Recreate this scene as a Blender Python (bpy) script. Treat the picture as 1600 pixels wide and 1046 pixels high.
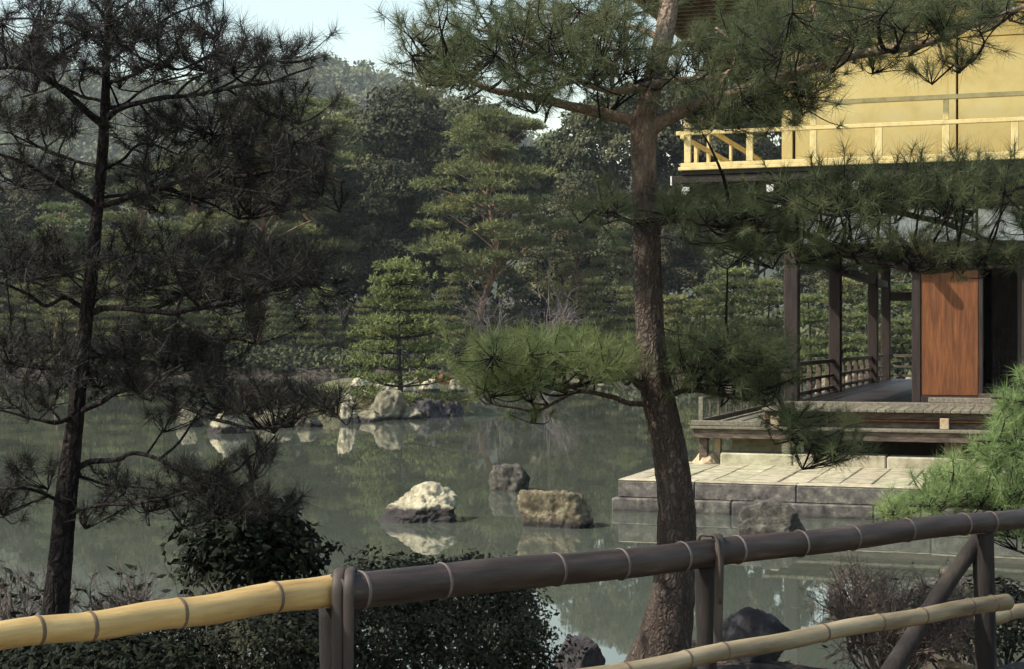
import bpy, math, random
import numpy as np
from mathutils import Vector, Matrix

for _o in list(bpy.data.objects):
    bpy.data.objects.remove(_o)
sc = bpy.context.scene
C = sc.collection
RNG = np.random.default_rng(7)
random.seed(7)

# ------------------------------------------------------------------ camera, sky, sun, exposure
F, ZC, HZ = 2500.0, 2.2, 530.0          # focal length in photo pixels, eye height over the water, horizon row
cam_d = bpy.data.cameras.new('camera')
cam = bpy.data.objects.new('camera', cam_d); C.objects.link(cam)
cam.location = (0, 0, ZC)
cam.rotation_euler = (math.radians(90), 0, 0)
cam_d.sensor_width = 36.0
cam_d.lens = F / 1600.0 * 36.0
cam_d.shift_y = (HZ - 523.0) / 1600.0
cam_d.clip_start = 0.1
cam_d.clip_end = 5000
sc.camera = cam

SUN_EL = math.radians(46)
SUN_H = Vector((-0.965, -0.26, 0)).normalized()     # horizontal direction towards the sun
TO_SUN = Vector((SUN_H.x * math.cos(SUN_EL), SUN_H.y * math.cos(SUN_EL), math.sin(SUN_EL)))
world = bpy.data.worlds.new('World'); sc.world = world
world.use_nodes = True
wn = world.node_tree
wn.nodes.clear()
wo = wn.nodes.new('ShaderNodeOutputWorld'); wb = wn.nodes.new('ShaderNodeBackground'); ws = wn.nodes.new('ShaderNodeTexSky')
ws.sky_type = 'NISHITA'; ws.sun_disc = False
ws.sun_elevation = SUN_EL
ws.sun_rotation = math.atan2(SUN_H.x, SUN_H.y)
ws.altitude = 50; ws.air_density = 1.75; ws.dust_density = 1.0; ws.ozone_density = 0.7
wb.inputs['Strength'].default_value = 0.125
wn.links.new(ws.outputs[0], wb.inputs[0]); wn.links.new(wb.outputs[0], wo.inputs[0])
sun_d = bpy.data.lights.new('sun', 'SUN'); sun = bpy.data.objects.new('sun', sun_d); C.objects.link(sun)
sun_d.energy = 4.6; sun_d.angle = math.radians(0.6); sun_d.color = (1.0, 0.93, 0.80)
sun.rotation_euler = TO_SUN.to_track_quat('Z', 'Y').to_euler()
vs = sc.view_settings
sc.display_settings.display_device = 'sRGB'
vs.view_transform = 'Standard'; vs.look = 'None'; vs.gamma = 1.0; vs.use_curve_mapping = False
vs.exposure = 0.85
sc.cycles.max_bounces = 5; sc.cycles.diffuse_bounces = 2; sc.cycles.glossy_bounces = 2
sc.cycles.transmission_bounces = 3; sc.cycles.volume_bounces = 0; sc.cycles.transparent_max_bounces = 4
sc.cycles.use_denoising = True
sc.cycles.use_adaptive_sampling = True; sc.cycles.adaptive_threshold = 0.022; sc.cycles.adaptive_min_samples = 24; sc.cycles.use_light_tree = False

# ------------------------------------------------------------------ helpers: numbers
def at(px, py, Y):
    """point of the place seen at photo pixel (px, py) at depth Y metres"""
    return np.array([(px - 800) / F * Y, Y, ZC - (py - HZ) / F * Y])

def ground_at(px, py, z):
    return at(px, py, (ZC - z) * F / (py - HZ))

def _h(ix, iy, iz):
    n = (ix.astype(np.int64) * 374761393 + iy.astype(np.int64) * 668265263 + iz.astype(np.int64) * 2147483647 % 1274126177)
    n = (n ^ (n >> 13)) * 1274126177 & 0x7fffffff
    n = (n ^ (n >> 16)) * 668265263 & 0x7fffffff
    return (n % 65536) / 65535.0

def vnoise(p):
    p = np.asarray(p, float); i = np.floor(p).astype(np.int64); f = p - i; f = f * f * (3 - 2 * f)
    r = 0
    for dx in (0, 1):
        for dy in (0, 1):
            for dz in (0, 1):
                w = (f[:, 0] if dx else 1 - f[:, 0]) * (f[:, 1] if dy else 1 - f[:, 1]) * (f[:, 2] if dz else 1 - f[:, 2])
                r = r + w * _h(i[:, 0] + dx, i[:, 1] + dy, i[:, 2] + dz)
    return r * 2 - 1

def fbm(p, octaves=4, gain=0.5):
    p = np.asarray(p, float); r = 0; a = 1
    for k in range(octaves):
        r = r + a * vnoise(p + 17.3 * k); p = p * 2.03; a *= gain
    return r

def unit(v):
    v = np.asarray(v, float)
    return v / np.maximum(np.linalg.norm(v, axis=-1, keepdims=True), 1e-9)

def smooth_path(pts, n):
    """Catmull-Rom through pts (k x d), n samples"""
    p = np.asarray(pts, float)
    if len(p) == 2:
        t = np.linspace(0, 1, n)[:, None]; return p[0] * (1 - t) + p[1] * t
    q = np.vstack([2 * p[0] - p[1], p, 2 * p[-1] - p[-2]])
    t = np.linspace(0, len(p) - 1 - 1e-6, n); i = t.astype(int); f = (t - i)[:, None]
    a, b, c, d = q[i], q[i + 1], q[i + 2], q[i + 3]
    return 0.5 * (2 * b + (c - a) * f + (2 * a - 5 * b + 4 * c - d) * f ** 2 + (3 * b - a - 3 * c + d) * f ** 3)

# ------------------------------------------------------------------ helpers: meshes
class MB:
    """collects vertex and face arrays for ONE mesh"""
    def __init__(self): self.v = []; self.f = []; self.n = 0
    def add(self, v, f):
        v = np.asarray(v, float).reshape(-1, 3); f = np.asarray(f, np.int64)
        self.v.append(v); self.f.append(f + self.n); self.n += len(v)
    def box(self, lo, hi, M=None, bev=0.0):
        lo = np.array(lo, float); hi = np.array(hi, float)
        if bev <= 0:
            v = np.array([[x, y, z] for x in (0, 1) for y in (0, 1) for z in (0, 1)]) * (hi - lo) + lo
            f = [[0, 1, 3, 2], [4, 6, 7, 5], [0, 4, 5, 1], [2, 3, 7, 6], [0, 2, 6, 4], [1, 5, 7, 3]]
            if M is not None: v = M(v)
            self.add(v, f); return
        b = min(bev, 0.45 * float(np.min(hi - lo)))
        vs_, idx = [], {}
        for sx in (0, 1):
            for sy in (0, 1):
                for sz in (0, 1):
                    c = np.array([hi[0] if sx else lo[0], hi[1] if sy else lo[1], hi[2] if sz else lo[2]])
                    inn = np.array([-1 if sx else 1, -1 if sy else 1, -1 if sz else 1]) * b
                    for ax in range(3):          # vertex on the face with normal ax
                        p = c + inn; p[ax] = c[ax]
                        idx[(sx, sy, sz, ax)] = len(vs_); vs_.append(p)
        q, t = [], []
        for ax in range(3):
            o1, o2 = [a for a in range(3) if a != ax]
            for s in (0, 1):
                loop = []
                for (a, b2) in ((0, 0), (1, 0), (1, 1), (0, 1)):
                    k = [0, 0, 0]; k[ax] = s; k[o1] = a; k[o2] = b2
                    loop.append(idx[(k[0], k[1], k[2], ax)])
                flip = (s == 0) ^ (ax == 1)
                q.append(loop[::-1] if flip else loop)
        for ax in range(3):                      # edges along ax
            o1, o2 = [a for a in range(3) if a != ax]
            for a in (0, 1):
                for b2 in (0, 1):
                    k0 = [0, 0, 0]; k0[o1] = a; k0[o2] = b2; k1 = list(k0); k1[ax] = 1
                    q.append([idx[(*k0, o1)], idx[(*k1, o1)], idx[(*k1, o2)], idx[(*k0, o2)]])
        for sx in (0, 1):
            for sy in (0, 1):
                for sz in (0, 1):
                    t.append([idx[(sx, sy, sz, a)] for a in range(3)])
        v = np.array(vs_)
        if M is not None: v = M(v)
        base = self.n
        self.v.append(v); self.n += len(v)
        self.f.append(np.array(q) + base); self.f.append(np.array(t) + base)
    def tube(self, path, rad, ns=8, cap=True, disp=None):
        p = np.asarray(path, float); n = len(p); rad = np.broadcast_to(np.asarray(rad, float), (n,))
        T = unit(np.gradient(p, axis=0)); ref = np.array([0, 0, 1.0]) if abs(T[0][2]) < .8 else np.array([1.0, 0, 0])
        N = np.zeros_like(p); N[0] = unit(np.cross(T[0], ref))
        for i in range(1, n):
            N[i] = unit(N[i - 1] - T[i] * np.dot(N[i - 1], T[i]))
        B = np.cross(T, N)
        a = np.linspace(0, 2 * np.pi, ns, endpoint=False)
        dirs = np.cos(a)[None, :, None] * N[:, None] + np.sin(a)[None, :, None] * B[:, None]
        r = rad[:, None] * np.ones((1, ns))
        if disp is not None:
            s = np.concatenate([[0], np.cumsum(np.linalg.norm(np.diff(p, axis=0), axis=1))])
            r = r + disp(np.broadcast_to(a[None], (n, ns)), np.broadcast_to(s[:, None], (n, ns)), r)
        v = (p[:, None] + dirs * r[..., None]).reshape(-1, 3)
        i = np.arange(n - 1)[:, None] * ns; j = np.arange(ns)[None]; j2 = (j + 1) % ns
        f = np.stack([i + j, i + j2, i + ns + j2, i + ns + j], -1).reshape(-1, 4)
        self.add(v, f)
        if cap:
            b = self.n
            self.v.append(np.vstack([p[0], p[-1]])); self.n += 2
            o = b - n * ns; jj = np.arange(ns); k = (jj + 1) % ns
            self.f.append(np.stack([np.full(ns, b), o + k, o + jj], -1))
            e = o + (n - 1) * ns
            self.f.append(np.stack([np.full(ns, b + 1), e + jj, e + k], -1))
    def build(self, name, mat, parent=None, smooth=False):
        V = np.concatenate(self.v) if self.v else np.zeros((0, 3))
        me = bpy.data.meshes.new(name)
        me.vertices.add(len(V)); me.vertices.foreach_set('co', V.astype(np.float32).ravel())
        li = np.concatenate([f.ravel() for f in self.f]); tot = np.concatenate([np.full(len(f), f.shape[1]) for f in self.f])
        st = np.concatenate([[0], np.cumsum(tot)[:-1]])
        me.loops.add(len(li)); me.loops.foreach_set('vertex_index', li.astype(np.int32))
        me.polygons.add(len(tot)); me.polygons.foreach_set('loop_start', st.astype(np.int32))
        me.polygons.foreach_set('use_smooth', np.full(len(tot), bool(smooth)))
        me.update(calc_edges=True); me.validate()
        me.materials.append(mat)
        return link(name, me, parent)

def link(name, data, parent=None):
    o = bpy.data.objects.new(name, data); C.objects.link(o)
    if parent is not None: o.parent = parent
    return o

def tag(o, label, cat=None, group=None, kind=None):
    o['label'] = label
    if cat: o['category'] = cat
    if group: o['group'] = group
    if kind: o['kind'] = kind
    return o

def thing(name, label, cat, group=None, loc=(0, 0, 0)):
    o = link(name, None); o.location = loc; o.empty_display_size = 0.2
    return tag(o, label, cat, group)

# ------------------------------------------------------------------ helpers: materials
def material(name, cols, scale=4.0, rough=0.8, bump=0.0, bscale=None, stretch=(1, 1, 1), coord='Object', spec=0.3, metallic=0.0,
             transl=0.0, rnd=0.0, detail=6.0, bdist=0.02, contrast=(0.3, 0.7), extra=None):
    m = bpy.data.materials.new(name); m.use_nodes = True
    nt = m.node_tree; N = nt.nodes; L = nt.links; N.clear()
    out = N.new('ShaderNodeOutputMaterial'); b = N.new('ShaderNodeBsdfPrincipled')
    b.inputs['Roughness'].default_value = rough; b.inputs['Metallic'].default_value = metallic
    b.inputs['Specular IOR Level'].default_value = spec
    tc = N.new('ShaderNodeTexCoord'); mp = N.new('ShaderNodeMapping'); mp.inputs['Scale'].default_value = stretch
    L.new(tc.outputs[coord], mp.inputs[0])
    nz = N.new('ShaderNodeTexNoise'); nz.inputs['Scale'].default_value = scale; nz.inputs['Detail'].default_value = detail
    nz.inputs['Roughness'].default_value = 0.65
    L.new(mp.outputs[0], nz.inputs['Vector'])
    cr = N.new('ShaderNodeValToRGB'); e = cr.color_ramp.elements
    e[0].position = contrast[0]; e[1].position = contrast[1]
    e[0].color = (*cols[0], 1); e[1].color = (*cols[-1], 1)
    for k, c in enumerate(cols[1:-1]):
        x = e.new(contrast[0] + (contrast[1] - contrast[0]) * (k + 1) / (len(cols) - 1)); x.color = (*c, 1)
    L.new(nz.outputs[0], cr.inputs[0])
    col = cr.outputs[0]
    if rnd:
        oi = N.new('ShaderNodeObjectInfo'); hs = N.new('ShaderNodeHueSaturation')
        mr = N.new('ShaderNodeMapRange'); mr.inputs[3].default_value = 1 - rnd; mr.inputs[4].default_value = 1 + rnd
        L.new(oi.outputs['Random'], mr.inputs[0]); L.new(mr.outputs[0], hs.inputs['Value'])
        m2 = N.new('ShaderNodeMath'); m2.operation = 'MULTIPLY'; m2.inputs[1].default_value = 7.31
        m3 = N.new('ShaderNodeMath'); m3.operation = 'FRACT'; mh = N.new('ShaderNodeMapRange')
        mh.inputs[3].default_value = 0.5 - 0.10 * rnd; mh.inputs[4].default_value = 0.5 + 0.10 * rnd
        L.new(oi.outputs['Random'], m2.inputs[0]); L.new(m2.outputs[0], m3.inputs[0]); L.new(m3.outputs[0], mh.inputs[0])
        L.new(mh.outputs[0], hs.inputs['Hue'])
        L.new(col, hs.inputs['Color']); col = hs.outputs[0]
    if extra: col = extra(nt, col, mp)
    L.new(col, b.inputs['Base Color'])
    if bump:
        n2 = N.new('ShaderNodeTexNoise'); n2.inputs['Scale'].default_value = bscale or scale * 3; n2.inputs['Detail'].default_value = 8
        n2.inputs['Roughness'].default_value = 0.7
        L.new(mp.outputs[0], n2.inputs['Vector'])
        bp = N.new('ShaderNodeBump'); bp.inputs['Strength'].default_value = bump; bp.inputs['Distance'].default_value = bdist
        L.new(n2.outputs[0], bp.inputs['Height']); L.new(bp.outputs[0], b.inputs['Normal'])
    if transl:
        tr = N.new('ShaderNodeBsdfTranslucent'); mx = N.new('ShaderNodeMixShader'); mx.inputs[0].default_value = transl
        L.new(col, tr.inputs[0]); L.new(b.outputs[0], mx.inputs[1]); L.new(tr.outputs[0], mx.inputs[2]); L.new(mx.outputs[0], out.inputs[0])
    else:
        L.new(b.outputs[0], out.inputs[0])
    return m

def wet_band(lo, hi, dark=(0.035, 0.03, 0.028)):
    """a tide mark: the stone is stained dark from the water line up to about hi metres"""
    def fn(nt, col, mp):
        N, L = nt.nodes, nt.links
        g = N.new('ShaderNodeNewGeometry'); sx = N.new('ShaderNodeSeparateXYZ'); L.new(g.outputs['Position'], sx.inputs[0])
        nz = N.new('ShaderNodeTexNoise'); nz.inputs['Scale'].default_value = 5; nz.inputs['Detail'].default_value = 5
        L.new(g.outputs['Position'], nz.inputs['Vector'])
        ma = N.new('ShaderNodeMath'); ma.operation = 'MULTIPLY_ADD'; ma.inputs[1].default_value = 0.16
        L.new(nz.outputs[0], ma.inputs[0]); L.new(sx.outputs[2], ma.inputs[2])
        mr = N.new('ShaderNodeMapRange'); mr.inputs[1].default_value = lo + .08; mr.inputs[2].default_value = hi + .08
        L.new(ma.outputs[0], mr.inputs[0])
        mx = N.new('ShaderNodeMix'); mx.data_type = 'RGBA'
        mx.inputs[6].default_value = (*dark, 1)
        L.new(mr.outputs[0], mx.inputs[0]); L.new(col, mx.inputs[7])
        return mx.outputs[2]
    return fn

M = {}
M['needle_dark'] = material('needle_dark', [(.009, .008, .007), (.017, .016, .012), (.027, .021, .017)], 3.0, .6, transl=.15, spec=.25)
M['needle_main'] = material('needle_main', [(.042, .055, .026), (.088, .106, .048), (.14, .135, .068)], 2.2, .55, transl=.4, spec=.2)
M['needle_sunlit'] = material('needle_sunlit', [(.085, .115, .042), (.14, .175, .066), (.20, .21, .09)], 2.2, .55, transl=.4, spec=.2)  # lighter copy of needle_main: sunlight on the lower left pad put into the colour
M['needle_green'] = material('needle_green', [(.11, .165, .055), (.18, .25, .09), (.26, .31, .12)], 3.0, .55, transl=.3, spec=.3)
def bark(name, cols, crack, vs_=(30, 30, 9), dist=.014, strength=1.0):
    """plated pine bark: pale flakes parted by dark cracks"""
    m = material(name, cols, 14, .92, stretch=(1, 1, .35), spec=.15)
    nt = m.node_tree; N, L = nt.nodes, nt.links
    bs = [q for q in N if q.type == 'BSDF_PRINCIPLED'][0]
    tc = N.new('ShaderNodeTexCoord'); mp = N.new('ShaderNodeMapping'); mp.inputs['Scale'].default_value = vs_
    nz = N.new('ShaderNodeTexNoise'); nz.inputs['Scale'].default_value = 16; nz.inputs['Detail'].default_value = 5
    L.new(tc.outputs['Object'], nz.inputs['Vector'])
    ad = N.new('ShaderNodeVectorMath'); ad.operation = 'MULTIPLY_ADD'; ad.inputs[1].default_value = (.09, .09, .16)
    L.new(nz.outputs['Color'], ad.inputs[0]); L.new(tc.outputs['Object'], ad.inputs[2]); L.new(ad.outputs[0], mp.inputs[0])
    vo = N.new('ShaderNodeTexVoronoi'); vo.feature = 'DISTANCE_TO_EDGE'; vo.inputs['Scale'].default_value = 1.0; L.new(mp.outputs[0], vo.inputs['Vector'])
    mr = N.new('ShaderNodeMapRange'); mr.inputs[1].default_value = -.08; mr.inputs[2].default_value = .34; L.new(vo.outputs['Distance'], mr.inputs[0])
    mx = N.new('ShaderNodeMix'); mx.data_type = 'RGBA'; mx.inputs[6].default_value = (*crack, 1)
    src = bs.inputs['Base Color'].links[0].from_socket
    L.new(mr.outputs[0], mx.inputs[0]); L.new(src, mx.inputs[7]); L.new(mx.outputs[2], bs.inputs['Base Color'])
    n2 = N.new('ShaderNodeTexNoise'); n2.inputs['Scale'].default_value = 60; n2.inputs['Detail'].default_value = 6; L.new(tc.outputs['Object'], n2.inputs['Vector'])
    ma = N.new('ShaderNodeMath'); ma.operation = 'MULTIPLY_ADD'; ma.inputs[1].default_value = .5; L.new(n2.outputs[0], ma.inputs[0]); L.new(mr.outputs[0], ma.inputs[2])
    bp = N.new('ShaderNodeBump'); bp.inputs['Strength'].default_value = strength; bp.inputs['Distance'].default_value = dist
    L.new(ma.outputs[0], bp.inputs['Height']); L.new(bp.outputs[0], bs.inputs['Normal'])
    return m
M['bark_main'] = bark('bark_main', [(.055, .040, .034), (.095, .072, .060), (.18, .145, .12)], (.040, .029, .024), (44, 44, 11), .012)
def tan_above(nt, z0, z1, col):
    """red pine: the bark turns thin, smooth and tan high on the stem"""
    N, L = nt.nodes, nt.links; bs = [q for q in N if q.type == 'BSDF_PRINCIPLED'][0]
    g = N.new('ShaderNodeNewGeometry'); sx = N.new('ShaderNodeSeparateXYZ'); L.new(g.outputs['Position'], sx.inputs[0])
    nz = N.new('ShaderNodeTexNoise'); nz.inputs['Scale'].default_value = 9; nz.inputs['Detail'].default_value = 6; L.new(g.outputs['Position'], nz.inputs['Vector'])
    ma = N.new('ShaderNodeMath'); ma.operation = 'MULTIPLY_ADD'; ma.inputs[1].default_value = 1.1; L.new(nz.outputs[0], ma.inputs[0]); L.new(sx.outputs[2], ma.inputs[2])
    mr = N.new('ShaderNodeMapRange'); mr.inputs[1].default_value = z0 + .55; mr.inputs[2].default_value = z1 + .55; mr.inputs[4].default_value = .62; L.new(ma.outputs[0], mr.inputs[0])
    mx = N.new('ShaderNodeMix'); mx.data_type = 'RGBA'; mx.inputs[7].default_value = (*col, 1)
    src = bs.inputs['Base Color'].links[0].from_socket
    L.new(mr.outputs[0], mx.inputs[0]); L.new(src, mx.inputs[6]); L.new(mx.outputs[2], bs.inputs['Base Color'])
tan_above(M['bark_main'].node_tree, 2.7, 3.2, (.34, .25, .18))
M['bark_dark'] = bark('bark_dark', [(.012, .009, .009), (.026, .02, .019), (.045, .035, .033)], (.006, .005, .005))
M['bark_red'] = material('bark_red', [(.06, .035, .022), (.16, .095, .06), (.26, .17, .11)], 2, .9, .5, 8, (1, 1, .4))
M['bark_far'] = material('bark_far', [(.02, .016, .014), (.06, .05, .045)], 2, .9)
M['leaf_dark'] = material('leaf_dark', [(.019, .023, .014), (.060, .064, .038), (.130, .128, .072)], .5, .8, transl=.15, rnd=.3, spec=.06)
M['leaf_mid'] = material('leaf_mid', [(.030, .037, .020), (.094, .102, .056), (.190, .188, .100)], .5, .8, transl=.2, rnd=.3, spec=.06)
M['pine_far'] = material('pine_far', [(.055, .066, .030), (.15, .164, .072), (.28, .270, .108)], .6, .8, transl=.25, rnd=.22, spec=.06)
M['pine_young'] = material('pine_young', [(.080, .100, .042), (.17, .190, .076), (.28, .290, .115)], .9, .8, transl=.3, rnd=.2, spec=.06)
M['twig'] = material('twig', [(.045, .034, .030), (.12, .095, .085)], 5, .9)
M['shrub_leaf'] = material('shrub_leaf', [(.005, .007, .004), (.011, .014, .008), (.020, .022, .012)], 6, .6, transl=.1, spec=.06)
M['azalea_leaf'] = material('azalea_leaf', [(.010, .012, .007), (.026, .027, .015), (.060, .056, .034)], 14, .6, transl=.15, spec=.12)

# ------------------------------------------------------------------ the setting: ground, pond, hills
def sstep(a, b, x):
    t = np.clip((x - a) / (b - a), 0, 1); return t * t * (3 - 2 * t)

def near_edge(x):      # where the near bank meets the pond
    return 8.35 + .30 * np.maximum(0, -x - .2) + .62 * np.maximum(0, x - 1.5) + .25 * np.sin(x * 1.7)
def far_edge(x):       # where the far bank begins
    return 92 - 30 * sstep(4, 16, x) + 1.5 * np.sin(x * .21) + .8 * np.sin(x * .53)

def ground_h(x, y):
    p = np.stack([x * .9, y * .9, np.zeros_like(x)], -1).reshape(-1, 3)
    n = fbm(p, 3).reshape(np.shape(x))
    near = -.7 + 1.36 * (1 - sstep(near_edge(x) - 1.1, near_edge(x) + .5, y))
    fd = y - far_edge(x)
    far = -.7 + 1.3 * sstep(-1.2, 1.4, fd) + .035 * np.maximum(0, fd - 2)
    right = -.7 + 1.0 * sstep(11, 14, x - .12 * y)
    h = np.maximum(np.maximum(near, far), right)
    return h + .05 * n * np.clip((h + .7), 0, 1)

def ground_h1(x, y):
    return float(ground_h(np.array([[float(x)]]), np.array([[float(y)]]))[0, 0])

gx = np.concatenate([-np.geomspace(940, 6, 46), np.linspace(-5.8, 6.8, 90), np.geomspace(7, 940, 46)])
gy = np.concatenate([np.linspace(-40, 2, 10), np.linspace(2.4, 14, 80), np.geomspace(15, 58, 18), np.linspace(59, 110, 52), np.geomspace(114, 1500, 26)])
X, Y = np.meshgrid(gx, gy)
Z = ground_h(X, Y)
b = MB()
i = np.arange(len(gy) - 1)[:, None] * len(gx); j = np.arange(len(gx) - 1)[None]
b.add(np.stack([X, Y, Z], -1), np.stack([i + j, i + j + 1, i + len(gx) + j + 1, i + len(gx) + j], -1).reshape(-1, 4))
M['soil'] = material('soil', [(.022, .017, .013), (.05, .04, .03), (.09, .075, .058)], 3.5, .95, .8, 18, bdist=.03)
g = b.build('ground', M['soil'], smooth=True); tag(g, 'dark bare earth of the pond banks', kind='structure')
# unseen pale gravel path on this side, added to bounce light onto the gold wall
px_, py_ = np.meshgrid(np.linspace(-30, 30, 61), np.linspace(-39, 2.6, 60)); b = MB()
i = np.arange(59)[:, None] * 61; j = np.arange(60)[None]
b.add(np.stack([px_, py_, ground_h(px_, py_) + .03], -1), np.stack([i + j, i + j + 1, i + 61 + j + 1, i + 61 + j], -1).reshape(-1, 4))
M['gravel'] = material('gravel', [(.26, .24, .20), (.42, .39, .33), (.52, .49, .42)], 30, .95, .6, 90, bdist=.01)
tag(b.build('path', M['gravel'], smooth=True), 'unseen pale gravel path added on the near side of the bamboo fence', kind='structure')

wm = material('pond_water', [(.050, .058, .044), (.070, .077, .060)], .25, .02, spec=.5)
wn_ = wm.node_tree
for nd in wn_.nodes:
    if nd.type == 'BSDF_PRINCIPLED':
        nd.inputs['IOR'].default_value = 1.33
        g1 = wn_.nodes.new('ShaderNodeNewGeometry'); w1 = wn_.nodes.new('ShaderNodeTexNoise'); w1.inputs['Scale'].default_value = 1.6; w1.inputs['Detail'].default_value = 3
        mpw = wn_.nodes.new('ShaderNodeMapping'); mpw.inputs['Scale'].default_value = (1, .45, 1)
        wn_.links.new(g1.outputs['Position'], mpw.inputs[0]); wn_.links.new(mpw.outputs[0], w1.inputs['Vector'])
        bw = wn_.nodes.new('ShaderNodeBump'); bw.inputs['Strength'].default_value = .07; bw.inputs['Distance'].default_value = .02
        wn_.links.new(w1.outputs[0], bw.inputs['Height']); wn_.links.new(bw.outputs[0], nd.inputs['Normal'])
b = MB(); b.add([[-500, 4, 0], [60, 4, 0], [60, 130, 0], [-500, 130, 0]], [[0, 1, 2, 3]])
tag(b.build('water', wm), 'still grey green water of the pond', kind='structure')

def hill(name, cx, cy, rx, ry, h, mat, seed, n=70):
    u_ = np.linspace(-1, 1, n); A, B = np.meshgrid(u_, u_)
    r = np.sqrt(A ** 2 + B ** 2)
    z = h * np.clip(np.cos(np.clip(r, 0, 1) * math.pi) * .5 + .5, 0, 1)
    q = np.stack([A * 3 + seed, B * 3, np.zeros_like(A)], -1).reshape(-1, 3)
    z = z * (1 + .22 * fbm(q, 4).reshape(A.shape)) - 1.0
    b = MB(); i = np.arange(n - 1)[:, None] * n; j = np.arange(n - 1)[None]
    b.add(np.stack([A * rx + cx, B * ry + cy, z], -1), np.stack([i + j, i + j + 1, i + n + j + 1, i + n + j], -1).reshape(-1, 4))
    o = b.build(name, mat, smooth=True); o['kind'] = 'structure'
    return o, (lambda x, y: None), np.stack([A * rx + cx, B * ry + cy, z], -1)
M['hill_soil'] = material('hill_soil', [(.02, .026, .016), (.04, .05, .03)], .05, .95)
h1, _, P1 = hill('wooded_hill', -118, 760, 320, 320, 136, M['hill_soil'], 3.1)
h2, _, P2 = hill('wooded_hill_beyond', -400, 1050, 500, 440, 158, M['hill_soil'], 9.4)
h3, _, P3 = hill('wooded_hill_behind_pavilion', 300, 720, 460, 360, 104, M['hill_soil'], 5.7)
for o, l in ((h1, 'hazy blue hill covered in woods, rising above the far treetops'), (h2, 'long low hazy hill behind the dark pine'), (h3, 'wooded slope behind the gold pavilion')):
    tag(o, l, kind='structure')

# ------------------------------------------------------------------ leaves, needles and clumps (numpy, one array each)
def leaf_quads(P, nrm, size, rng, long=1.5, jit=.6):
    """diamond leaves at P facing about nrm"""
    n = len(P)
    nn = unit(nrm + jit * rng.normal(size=(n, 3)))
    t = unit(np.cross(nn, rng.normal(size=(n, 3)))); s = np.cross(nn, t)
    sz = (size * rng.uniform(.6, 1.35, n))[:, None]
    a = t * sz * long * .5; c = s * sz * .5
    fold = nn * sz * .12
    V = np.stack([P - a, P - c * .9 - fold, P + a, P + c * .9 - fold], 1).reshape(-1, 3)
    f = np.arange(n)[:, None] * 4
    Fq = np.concatenate([np.stack([f[:, 0], f[:, 0] + 1, f[:, 0] + 2], -1), np.stack([f[:, 0], f[:, 0] + 2, f[:, 0] + 3], -1)])
    return V, Fq

def needle_tufts(P, A, rng, n=70, length=.09, shoot=.07, width=.0022, spread=.9, droop=.12):
    """P tuft tips' centres, A shoot axes: n thin needles each"""
    T = len(P)
    A = unit(A)
    s = rng.uniform(0, 1, (T, n))
    d = unit(A[:, None] * rng.uniform(.25, 1.15, (T, n, 1)) + spread * unit(rng.normal(size=(T, n, 3))))
    base = P[:, None] - A[:, None] * (shoot * s)[..., None]
    Ln = length * rng.uniform(.5, 1.15, (T, n, 1)) * rng.uniform(.65, 1.2, (T, 1, 1))
    tip = base + d * Ln; tip[..., 2] -= (droop * Ln[..., 0] * (1 - np.abs(d[..., 2])))
    w = unit(np.cross(d, rng.normal(size=(T, n, 3)))) * width * .5
    V = np.stack([base - w, base + w, tip], 2).reshape(-1, 3)
    return V, np.arange(T * n * 3).reshape(-1, 3)

def blade_tufts(P, A, rng, n=5, length=.3, width=.05, spread=.8):
    return needle_tufts(P, A, rng, n, length, length * .3, width, spread, .05)

# woods on the far hills: too far off to count
def woods(name, P, rng, ncrown, ymax, size, label, mat, nl=110, sel=None):
    flat = P.reshape(-1, 3)
    ok = (flat[:, 2] > 1.5) & (flat[:, 1] < ymax)
    if sel is not None: ok &= sel(flat)
    idx = np.where(ok)[0]
    if len(idx) == 0: return
    pick = rng.choice(idx, ncrown)
    step = np.array([abs(P[0, 1, 0] - P[0, 0, 0]), abs(P[1, 0, 1] - P[0, 0, 1]), 0])
    c = flat[pick] + rng.uniform(-.5, .5, (ncrown, 3)) * step
    R = size * rng.uniform(.6, 1.3, ncrown)
    d = unit(rng.normal(size=(ncrown, nl, 3))); d[..., 2] = np.abs(d[..., 2]) * 1.1 - .15
    off = d * (R[:, None, None] * rng.uniform(.75, 1.05, (ncrown, nl, 1))) * np.array([1, 1, 1.15])
    Q = (c[:, None] + np.array([0, 0, 1.0]) * (R * .9)[:, None, None] + off).reshape(-1, 3)
    V, Fq = leaf_quads(Q, d.reshape(-1, 3), size * .30, rng, 1.2, .5)
    b = MB(); b.add(V, Fq); o = b.build(name, mat); tag(o, label, kind='stuff')
r_ = np.random.default_rng(11)
woods('woodland', P1, r_, 2400, 765, 6.0, 'hazy mass of treetops covering the far hill', M['leaf_mid'], 90, lambda f: (f[:, 2] > 55))
woods('woodland_beyond', P2, r_, 1300, 1055, 9.0, 'hazy treetops along the long far ridge', M['leaf_mid'], 70, lambda f: (f[:, 2] > 60) & (f[:, 0] > -480) & (f[:, 0] < 0))
woods('woodland_behind_pavilion', P3, r_, 900, 725, 8.0, 'treetops on the slope behind the pavilion', M['leaf_mid'], 70, lambda f: (f[:, 2] > 30) & (f[:, 0] < 300))

# ------------------------------------------------------------------ far trees: a few kinds, each with trunk and crown, then placed one by one
def copy_tree(src, name, loc, rz, sc_):
    r = src.copy(); r.name = name; C.objects.link(r); r.location = loc; r.rotation_euler = (0, 0, rz); r.scale = sc_
    for ch in list(src.children):
        c = ch.copy(); C.objects.link(c); c.parent = r; c.name = ch.name.split('.')[0]
    return r

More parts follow.
